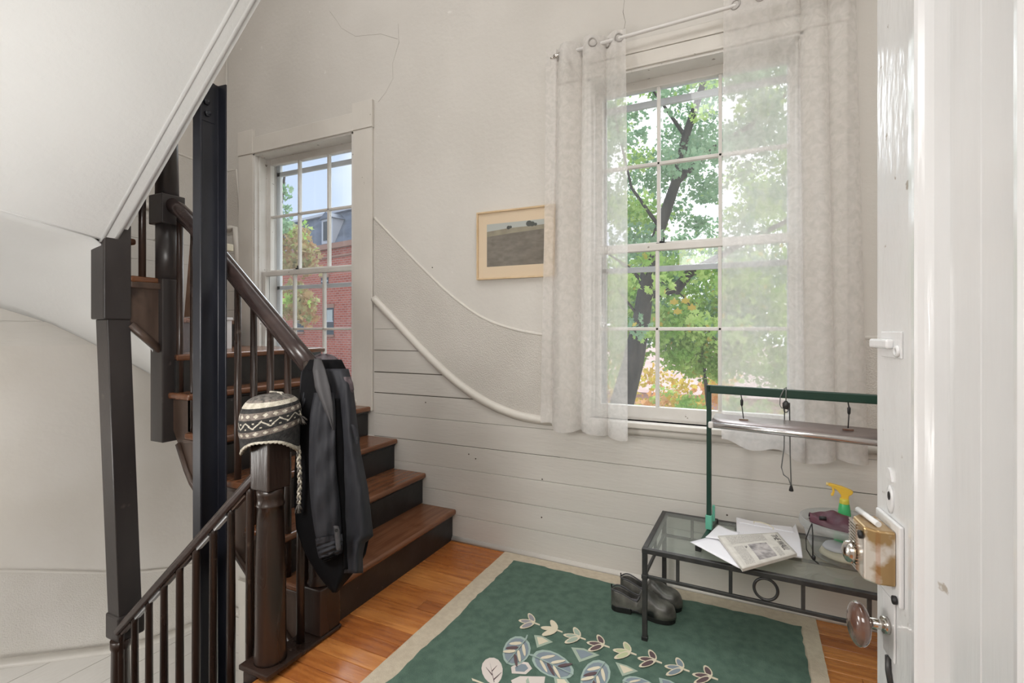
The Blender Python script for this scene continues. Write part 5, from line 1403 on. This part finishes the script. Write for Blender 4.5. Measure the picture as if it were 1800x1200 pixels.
# local x along the leaf from the lock edge, local -y is the face the picture shows?  face normal to the left
# rotate (0,1,0) by DA: (-sin DA, cos DA) = (0.991, 0.135) so the visible face looks along local -y
DW, DH = 0.835, 2.03
def dpart(nm, mb, m=M_doorpaint, par=door, **k): return obj(nm, mb, m, par, local=True, **k)
th = 0.040
prf = [(0.0, 0.0), (0.110, 0.0), (0.1115, 0.004), (0.1135, 0.004), (0.1145, -0.003), (0.126, -0.004), (0.138, -0.0065), (0.1445, -0.0085), (0.1485, -0.006), (0.152, 0.000), (0.162, 0.006), (0.180, 0.0115), (0.184, 0.0125), (0.200, 0.0125), (0.203, 0.009), (0.252, 0.009), (0.2535, 0.0105), (0.255, 0.009), (0.314, 0.009), (0.3165, 0.006), (0.320, 0.006), (0.326, 0.004), (0.334, -0.006), (0.342, -0.0075), (0.350, -0.004), (0.353, 0.003), (0.355, 0.0)]
mb = MB(); mb.box((0, 0, 0), (0.110, th, DH)); dpart('stile', mb, M_chipped, bev=0.002)
def strip_profile(nm, P, z0, z1):
    # P (x, depth) ; solid down to y = 0.03
    poly = [(x, d, z0) for x, d in P]+[(P[-1][0], 0.030, z0), (P[0][0], 0.030, z0)]
    mb = MB(); mb.prism(poly, (0, 0, z1-z0)); return dpart(nm, mb)
z0, z1 = 0.76, 1.92
strip_profile('panel_moulding', [p for p in prf if 0.110 <= p[0] <= 0.200], z0, z1)
strip_profile('panel', [p for p in prf if 0.200 <= p[0] <= 0.314], z0, z1)
strip_profile('panel_moulding', [p for p in prf if 0.314 <= p[0]], z0, z1)
mb = MB(); mb.box((0.355, 0, 0.76), (0.480, th, 1.92)); dpart('muntin', mb, bev=0.002)
for a, b in ((0.480, 0.725),):
    mb = MB(); mb.box((a, 0.010, z0), (b, 0.030, z1)); dpart('panel', mb)
mb = MB(); mb.box((0.725, 0, 0), (DW, th, DH)); dpart('stile', mb, bev=0.002)
mb = MB(); mb.box((0.110, 0, z1), (0.725, th, DH)); dpart('rail', mb, bev=0.002)
mb = MB(); mb.box((0.110, 0, 0.56), (0.725, th, z0)); dpart('rail', mb, bev=0.002)
mb = MB(); mb.box((0.110, 0, 0), (0.725, th, 0.20)); dpart('rail', mb, bev=0.002)
mb = MB(); mb.box((0.355, 0, 0.20), (0.480, th, 0.56)); dpart('muntin', mb, bev=0.002)
for a, b in ((0.110, 0.355), (0.480, 0.725)):
    mb = MB(); mb.box((a, 0.010, 0.20), (b, 0.030, 0.56)); dpart('panel', mb)
dz = DO.z
# rim lock
RLx = 0.055
lockr = None
mb = MB(); mb.box((0.012, -0.006, 0.900), (0.096, 0.0, 1.015)); lp = dpart('lock_plate', mb, M_doorpaint, bev=0.002, label='painted mounting plate of the rim lock')
mb = MB()
mb.prism([(0.018, -0.006, 0.925), (0.086, -0.006, 0.925), (0.086, -0.028, 0.925), (0.074, -0.042, 0.925), (0.030, -0.042, 0.925), (0.018, -0.032, 0.925)], (0, 0, 0.078))
body = obj('lock_body', mb, M_brass, lp, local=True, bev=0.003, label='worn brass box of the rim lock')
mb = MB()
for k in range(15):
    zz = 0.929+0.0047*k; mb.box((0.020, -0.0445, zz), (0.050, -0.041, zz+0.0025))
obj('lock_grip', mb, M_chrome, lp, local=True)
mb = MB(); mb.lathe([(0.015, 0.0), (0.017, 0.004), (0.015, 0.010), (0.008, 0.014), (0, 0.015)], (0.036, -0.043, 0.950), 20, axis='y', M=Matrix.Scale(-1, 4, (0, 1, 0))); obj('thumb_turn', mb, M_chrome, lp, local=True)
mb = MB(); mb.tube([(0.014, -0.030, 1.009), (0.070, -0.022, 1.007)], 0.0042, 10); obj('latch_bar', mb, M_doorpaint, lp, local=True)
for x, z in ((0.070, 0.990), (0.087, 0.908)):
    mb = MB(); mb.lathe([(0.006, 0), (0.006, 0.004), (0, 0.005)], (x, -0.043 if z > 0.95 else -0.007, z), 10, axis='y', M=Matrix.Scale(-1, 4, (0, 1, 0))); obj('screw', mb, M_black, lp, local=True)
# knob
KZ = 0.852
mb = MB(); mb.box((0.030, -0.003, KZ-0.045), (0.070, 0, KZ+0.045)); rp = dpart('rose', mb, M_doorpaint, bev=0.0015)
mb = MB(); mb.tube([(0.050, -0.001, KZ), (0.050, -0.030, KZ)], 0.0075, 14); mb.tube([(0.050, -0.003, KZ), (0.050, -0.010, KZ)], 0.012, 14); obj('spindle', mb, M_chrome, rp, local=True)
mb = MB(); pr = [(0.0, -0.0005)]+[(0.031*sin(pi*t/16)**0.85, 0.0135-0.0135*cos(pi*t/16)) for t in range(1, 16)]+[(0.0, 0.0275)]
mb.lathe(pr, (0.050, -0.027, KZ-0.004), 28, axis='y', M=Matrix.Scale(-1, 4, (0, 1, 0)), sx=0.92, sy=1.05); obj('knob', mb, M_bronze, rp, local=True)
mb = MB(); mb.tube([(0.050, -0.003, KZ-0.045), (0.053, -0.004, KZ-0.065), (0.060, -0.003, KZ-0.085)], 0.004, 6); obj('worn_edge', mb, M_iron, rp, local=True)
# slide bolt keeper and key escutcheon
mb = MB(); mb.box((0.024, -0.003, 1.250), (0.092, 0, 1.288)); kp = dpart('bolt_plate', mb, M_doorpaint, bev=0.001)
mb = MB(); mb.box((0.006, -0.013, 1.263), (0.070, -0.002, 1.277)); obj('bolt', mb, M_doorpaint, kp, local=True, bev=0.003)
mb = MB(); mb.torus((0.082, -0.004, 1.260), 0.006, 0.003, ax=(0, 1, 0), n=12, k=6); obj('bolt_staple', mb, M_doorpaint, kp, local=True)
mb = MB(); mb.lathe([(0.014, 0), (0.014, 0.002), (0.010, 0.003)], (0.052, 0, 1.040), 16, axis='y', M=Matrix.Scale(-1, 4, (0, 1, 0)), sx=0.8, sy=1.5); es = dpart('escutcheon', mb, M_doorpaint)
mb = MB(); mb.lathe([(0.0045, 0), (0.0045, 0.001)], (0.054, -0.0032, 1.046), 10, axis='y', M=Matrix.Scale(-1, 4, (0, 1, 0)), sx=0.8, sy=1.4); obj('keyhole', mb, M_black, es, local=True)
mb = MB(); mb.prism([(0.042, 0, 1.072), (0.062, 0, 1.068), (0.056, 0, 1.083), (0.048, 0, 1.086)], (0, -0.003, 0)); obj('chipped_cover', mb, M_doorpaint, es, local=True)
# door frame around the doorway
for a, b in (((0.33, -0.03, 0), (0.44, 0.115, 2.30)), ((-0.72, -0.03, 0), (-0.62, 0.115, 2.30)), ((-0.62, -0.03, 2.20), (0.33, 0.115, 2.30))):
    mb = MB(); mb.box(a, b); obj('trim_4', mb, M_trim, kind='structure', bev=0.003)

# ------------------------------------------------------------------ outside
M_brick = bpy.data.materials.new('red_brickwork'); M_brick.use_nodes = True
nt = M_brick.node_tree; bk_ = nt.nodes.new('ShaderNodeTexBrick'); tc = nt.nodes.new('ShaderNodeTexCoord'); mp = nt.nodes.new('ShaderNodeMapping')
mp.inputs['Rotation'].default_value = (radians(90), 0, 0)
bk_.inputs['Scale'].default_value = 1.0; bk_.inputs['Brick Width'].default_value = 0.50; bk_.inputs['Row Height'].default_value = 0.18; bk_.inputs['Mortar Size'].default_value = 0.028
bk_.inputs['Color1'].default_value = (0.30, 0.060, 0.038, 1); bk_.inputs['Color2'].default_value = (0.42, 0.105, 0.070, 1); bk_.inputs['Mortar'].default_value = (0.36, 0.22, 0.19, 1)
nt.links.new(tc.outputs['Object'], mp.inputs[0]); nt.links.new(mp.outputs[0], bk_.inputs['Vector']); nt.links.new(bk_.outputs['Color'], nt.nodes['Principled BSDF'].inputs['Base Color'])
nt.nodes['Principled BSDF'].inputs['Roughness'].default_value = 0.9
M_slate = mat('blue_grey_slate', (0.085, 0.105, 0.15), 0.7, (0.14, 0.17, 0.23), 0.8, stretch=(1, 1, 3))
M_stone = mat('brown_stone_trim', (0.30, 0.17, 0.13), 0.8)
M_gutter = mat('pale_gutter', (0.42, 0.44, 0.50), 0.6)
M_glassdark = mat('dark_window_glass', (0.03, 0.035, 0.04), 0.1)
M_blind = mat('window_blind', (0.40, 0.45, 0.45), 0.6)
f0 = at(600, 578, t=38.0); f0.z = 0
fd = Vector((0.981, -0.194, 0)).normalized(); fnn = Vector((-fd.y, fd.x, 0))*-1   # fnn points to us
bld = empty('brick_building', (f0.x, f0.y, -7), 'red brick building with a slate mansard roof seen through the left window', 'building', rot=(0, 0, atan2(fd.y, fd.x)))
ORIGIN[bld.name] = Vector((0, 0, 0))
gl_ = -7.0; ez = 7.9+7.0
mb = MB(); mb.box((-30, 0, 0), (14, 12, ez)); obj('brick_wall', mb, M_brick, bld, local=True)
mb = MB(); mb.box((-30.1, -0.35, ez-0.35), (14.1, 0.0, ez+0.05)); mb.box((-30.05, -0.15, ez-1.0), (14.05, 0.0, ez-0.85)); obj('cornice', mb, M_stone, bld, local=True)
mb = MB(); mb.hexa([(-30, 0, ez), (14, 0, ez), (14, 12, ez), (-30, 12, ez)], [(-29.4, 1.3, ez+2.9), (13.4, 1.3, ez+2.9), (13.4, 11, ez+2.9), (-29.4, 11, ez+2.9)]); obj('mansard_roof', mb, M_slate, bld, local=True)
mb = MB(); mb.box((-29.7, 1.0, ez+2.88), (13.7, 11.2, ez+3.08)); obj('roof_edge', mb, M_gutter, bld, local=True)
mb = MB(); mb.hexa([(-29, 1.6, ez+3.08), (13, 1.6, ez+3.08), (13, 11, ez+3.08), (-29, 11, ez+3.08)], [(-29, 6, ez+4.2), (13, 6, ez+4.2), (13, 6.4, ez+4.2), (-29, 6.4, ez+4.2)]); obj('upper_roof', mb, M_slate, bld, local=True)
def bx_of(x): # photo column on the facade -> local x
    r_ = ray(x, 578); den = r_.x*fnn.x+r_.y*fnn.y; t = (f0.x*fnn.x+f0.y*fnn.y)/den; p = r_*t; return (Vector((p.x, p.y, 0))-f0).dot(fd), t
for xc in (505, 577, 655):
    x, t = bx_of(xc)
    mb = MB(); mb.box((x-0.75, -0.1, ez+0.15), (x+0.75, 1.4, ez+2.1)); dm = obj('dormer', mb, M_gutter, bld, local=True)
    mb = MB(); mb.prism([(x-0.95, -0.25, ez+2.1), (x+0.95, -0.25, ez+2.1), (x, -0.25, ez+2.65)], (0, 1.7, 0)); obj('dormer_roof', mb, M_slate, dm, local=True)
    mb = MB(); mb.box((x-0.45, -0.16, ez+0.4), (x+0.45, -0.09, ez+1.9)); obj('dormer_window', mb, M_glassdark, dm, local=True)
for xc, ytop, ybot in ((528, 543, 583), (580, 541, 588), (571, 488, 500), (640, 541, 588), (470, 545, 583), (580, 640, 690), (528, 640, 690)):
    x, t = bx_of(xc); zt = 1.3+(578-ytop)/866*t-gl_; zb_ = 1.3+(578-ybot)/866*t-gl_
    wv = 0.52
    mb = MB(); mb.box((x-wv, -0.02, zb_), (x+wv, 0.10, zt)); wd = obj('window', mb, M_glassdark, bld, local=True)
    mb = MB(); mb.box((x-wv-0.12, -0.10, zt), (x+wv+0.12, 0.02, zt+0.32)); obj('lintel', mb, M_stone, wd, local=True)
    mb = MB(); mb.box((x-wv-0.12, -0.14, zb_-0.18), (x+wv+0.12, 0.02, zb_)); obj('window_sill', mb, M_stone, wd, local=True)
    mb = MB(); mb.box((x-wv+0.08, -0.035, (zb_+zt)/2-0.05), (x+wv-0.08, -0.01, (zb_+zt)/2+0.05)); obj('meeting_rail', mb, M_gutter, wd, local=True)
    if zt-zb_ > 1: mb = MB(); mb.box((x-wv+0.15, -0.03, (zb_+zt)/2+0.05), (x+wv-0.15, -0.01, zt-0.15)); obj('blind', mb, M_blind, wd, local=True)

mb = MB(); mb.box((-60, 3.2, -7.3), (60, 120, -7.0))
obj('ground', mb, mat('pale_ground', (0.36, 0.30, 0.25), 0.9, (0.22, 0.24, 0.16), 0.3), kind='structure')
mb = MB(); mb.box((XL-0.2, YB+0.24, -7.0), (1.5, YB+0.5, -3.2)); obj('wall_outside', mb, M_brick, kind='structure')
# pink low house beyond the trees
lh = empty('low_house', (-2, 27, -7), 'low pale pink brick house low behind the trees in the right window', 'building')
mb = MB(); mb.box((-12, 25, -7), (9, 34, -1.8)); obj('house_wall', mb, mat('pink_brick', (0.62, 0.36, 0.30), 0.9, (0.70, 0.46, 0.40), 1.5), lh)
mb = MB(); mb.prism([(-12.5, 24.5, -1.8), (-12.5, 34.5, -1.8), (-12.5, 29.5, 0.4)], (22, 0, 0)); obj('house_roof', mb, mat('pink_roof', (0.62, 0.44, 0.40), 0.9, (0.72, 0.56, 0.50), 2), lh)
for x in (-9, -6, -3, 0, 3, 6):
    mb = MB(); mb.box((x-0.5, 24.94, -4.6), (x+0.5, 25.02, -2.8)); obj('window', mb, M_glassdark, lh)

def leafmat(name, c, c2, sc=3):
    m = mat(name, c, 0.6, c2, sc, spec=0.2); nt = m.node_tree; b = nt.nodes['Principled BSDF']
    out = nt.nodes['Material Output']; tl = nt.nodes.new('ShaderNodeBsdfTranslucent'); mx = nt.nodes.new('ShaderNodeMixShader'); mx.inputs[0].default_value = 0.45
    src = b.inputs['Base Color'].links[0].from_socket; nt.links.new(src, tl.inputs['Color'])
    nt.links.new(b.outputs[0], mx.inputs[1]); nt.links.new(tl.outputs[0], mx.inputs[2]); nt.links.new(mx.outputs[0], out.inputs['Surface']); return m
ML = [leafmat('green_leaves', (0.32, 0.54, 0.13), (0.56, 0.70, 0.24)), leafmat('blue_green_leaves', (0.20, 0.36, 0.21), (0.36, 0.50, 0.32)), leafmat('yellow_leaves', (0.62, 0.56, 0.12), (0.72, 0.46, 0.12)), leafmat('orange_leaves', (0.72, 0.36, 0.16), (0.75, 0.50, 0.26)), leafmat('rust_leaves', (0.42, 0.24, 0.13), (0.34, 0.38, 0.18))]
M_bark = mat('dark_bark', (0.022, 0.019, 0.017), 0.9, (0.055, 0.046, 0.04), 12, stretch=(1, 1, 0.3), bump=0.6, bscale=20)
LEAF = [(0, 0), (0.30, 0.18), (0.55, 0.10), (0.42, 0.42), (0.62, 0.62), (0.22, 0.62), (0, 1.0), (-0.22, 0.62), (-0.62, 0.62), (-0.42, 0.42), (-0.55, 0.10), (-0.30, 0.18)]
def leaves(name, parent, clumps, n, size, mats, seed, weights=None):
    """clumps: list of (centre, radius)"""
    r = random.Random(seed); V = []; F = []; MI = []
    tot = sum(c[1]**2 for c in clumps)
    for c, R_ in clumps:
        k = max(3, int(n*R_**2/tot))
        mi = r.choices(range(len(mats)), weights)[0]
        for _ in range(k):
            d = Vector((r.gauss(0, 1), r.gauss(0, 1), r.gauss(0, 1))).normalized()*R_*r.random()**0.45
            p = Vector(c)+Vector((d.x, d.y, d.z*0.75))
            s = size*r.uniform(0.6, 1.25); a = r.uniform(0, 2*pi)
            nrm = Vector((r.gauss(0, 1), r.gauss(0, 1)-0.4, r.gauss(0, 0.8)+0.5)).normalized()
            e = nrm.orthogonal().normalized(); g = nrm.cross(e); e, g = e*cos(a)+g*sin(a), g*cos(a)-e*sin(a)
            b = len(V)
            V += [tuple(p+e*(x*s)+g*(y*s)-nrm*(abs(x)*0.25*s)) for x, y in LEAF]
            F.append(tuple(range(b, b+12))); MI.append(mi if r.random() < 0.93 else r.randrange(len(mats)))
    me = bpy.data.meshes.new(name); o0 = ORIGIN[parent.name]
    me.from_pydata([(x-o0.x, y-o0.y, z-o0.z) for x, y, z in V], [], F)
    for m in mats: me.materials.append(m)
    me.polygons.foreach_set('material_index', MI)
    o = bpy.data.objects.new(name, me); COL.objects.link(o); o.parent = parent; o['kind'] = 'stuff'; ORIGIN[o.name] = o0
    return o
def limb(mb, P, r0, r1, n=9):
    P = [Vector(p) for p in P]; Q = []
    for i in range(len(P)-1):
        for k in range(6): Q.append(P[i].lerp(P[i+1], k/6))
    Q.append(P[-1]); m = len(Q)
    mb.tube(Q, 1.0, n, scale=[r0+(r1-r0)*i/(m-1) for i in range(m)], up=(0.2, 1, 0.1))
# big street tree, seen through the right window
A = lambda x, y, t: at(x, y, t=t)
clf = lambda ya, yb, n, r0, r1: [(A(r5.uniform(1050, 1420), r5.uniform(ya, yb), r5.uniform(5.9, 6.7)), r5.uniform(r0, r1)) for _ in range(n)]
T1 = empty('street_tree', (A(1060, 900, 7.0).x, A(1060, 900, 7.0).y, -7), 'large leafy street tree with a dark leaning trunk in the right window', 'tree')
mb = MB(); limb(mb, [(A(1060, 900, 7.0).x, A(1060, 900, 7.0).y, -7), A(1085, 740, 7.0), A(1112, 640, 7.0), A(1128, 560, 7.0), A(1138, 480, 7.1), A(1160, 400, 7.2)], 0.20, 0.075, 12); obj('trunk', mb, M_bark, T1)
for P, r0, r1 in (([A(1160, 400, 7.2), A(1188, 320, 7.2), A(1205, 240, 7.0), A(1235, 150, 6.8), A(1245, 20, 6.6)], 0.085, 0.03),
                  ([A(1185, 512, 6.8), A(1212, 480, 6.8), A(1245, 462, 6.8), A(1300, 430, 6.9), A(1400, 380, 7)], 0.075, 0.03),
                  ([A(1133, 520, 7.0), A(1160, 516, 6.9), A(1190, 508, 6.8)], 0.06, 0.05),
                  ([A(1188, 320, 7.2), A(1240, 270, 7.0), A(1320, 220, 6.8), A(1400, 150, 6.6)], 0.06, 0.02),
                  ([A(1135, 500, 7.1), A(1105, 470, 7.2), A(1060, 440, 7.4)], 0.035, 0.01), ([A(1125, 560, 7.0), A(1095, 520, 7.0), A(1080, 500, 7.0)], 0.02, 0.01),
                  ([A(1205, 240, 7.0), A(1170, 190, 7.0), A(1120, 120, 7.0)], 0.03, 0.01), ([A(1160, 400, 7.2), A(1110, 330, 7.2), A(1080, 200, 7.2)], 0.03, 0.01),
                  ([A(1150, 490, 6.9), A(1175, 500, 6.7), A(1200, 520, 6.6), A(1260, 600, 6.4)], 0.012, 0.006)):
    mb = MB(); limb(mb, P, r0, r1); obj('branch', mb, M_bark, T1)
r5 = random.Random(21); cl_up = []; cl_lo = []
for _ in range(120): cl_up.append((A(r5.uniform(1040, 1430), r5.uniform(40, 440), r5.uniform(7.0, 10.5)), r5.uniform(0.22, 0.46)))
for _ in range(95): cl_lo.append((A(r5.uniform(1050, 1420), r5.uniform(440, 600), r5.uniform(7.6, 11)), r5.uniform(0.3, 0.6)))
cl_up += clf(30, 430, 34, 0.12, 0.26); cl_lo += clf(440, 600, 22, 0.12, 0.24)
leaves('foliage', T1, cl_up, 23000, 0.070, [ML[1], ML[0], ML[1]], 31, [5, 2, 3])
leaves('foliage', T1, cl_lo, 19000, 0.080, [ML[0], ML[1], ML[2]], 32, [9, 3, 0.3])
for x, y in ((1216, 546), (1191, 553), (1185, 536), (1205, 534)):
    mb = MB(); c = A(x, y, 5.6); mb.prism([c+Vector((a*0.09, 0.01*b, b*0.09)) for a, b in LEAF], (0, 0.001, 0)); obj('yellow_leaf', mb, ML[2], T1, label='bright yellow leaf')
# lower autumn shrubs
T2 = empty('autumn_tree', (A(1180, 760, 12).x, A(1180, 760, 12).y, -7), 'lower tree with orange and yellow leaves at the foot of the right window view', 'tree')
mb = MB(); limb(mb, [(A(1180, 760, 12).x, A(1180, 760, 12).y, -7), A(1200, 800, 12), A(1215, 730, 12)], 0.15, 0.05); obj('trunk', mb, M_bark, T2)
c2 = [(A(r5.uniform(1080, 1290), r5.uniform(655, 790), r5.uniform(10, 13)), r5.uniform(0.3, 0.6)) for _ in range(36)]
leaves('foliage', T2, c2, 3200, 0.11, [ML[3], ML[2], ML[0]], 33, [5, 4, 2])
T3 = empty('green_shrub_tree', (A(1240, 640, 8.5).x, A(1240, 640, 8.5).y, -7), 'bright green sapling crown below the large branch in the right window', 'tree')
mb = MB(); limb(mb, [(A(1240, 640, 8.5).x, A(1240, 640, 8.5).y, -7), A(1250, 760, 8.5), A(1235, 620, 8.5)], 0.08, 0.02); obj('trunk', mb, M_bark, T3)
c3 = [(A(r5.uniform(1175, 1400), r5.uniform(590, 665), r5.uniform(8, 9)), r5.uniform(0.2, 0.42)) for _ in range(34)]+[(A(r5.uniform(1170, 1400), r5.uniform(680, 780), r5.uniform(8, 9)), r5.uniform(0.2, 0.38)) for _ in range(16)]+[(A(r5.uniform(1080, 1125), r5.uniform(590, 760), r5.uniform(8, 9)), r5.uniform(0.2, 0.34)) for _ in range(12)]
leaves('foliage', T3, c3, 7500, 0.075, [ML[0], ML[2], ML[0]], 34, [7, 1, 3])
# tree at the left window
T4 = empty('corner_tree', (A(440, 700, 14).x, A(440, 700, 14).y, -7), 'thin branched tree with rusty leaves at the left of the left window view', 'tree')
mb = MB(); limb(mb, [(A(440, 700, 14).x, A(440, 700, 14).y, -7), A(450, 620, 14), A(470, 480, 14), A(490, 380, 14), A(500, 310, 14)], 0.2, 0.03); obj('trunk', mb, M_bark, T4)
c4 = [(A(r5.uniform(470, 505), r5.uniform(320, 400), 14+r5.uniform(-1, 1)), r5.uniform(0.15, 0.30)) for _ in range(16)]
c4b = [(A(r5.uniform(460, 552), r5.uniform(400, 475), 14+r5.uniform(-1, 1)), r5.uniform(0.2, 0.40)) for _ in range(24)]+[(A(r5.uniform(470, 545), r5.uniform(495, 560), 14+r5.uniform(-1, 1)), r5.uniform(0.2, 0.36)) for _ in range(22)]
leaves('foliage', T4, c4, 420, 0.15, [ML[1]], 35)
leaves('foliage', T4, c4b, 1700, 0.15, [ML[4], ML[0], ML[4]], 36, [5, 2, 4])
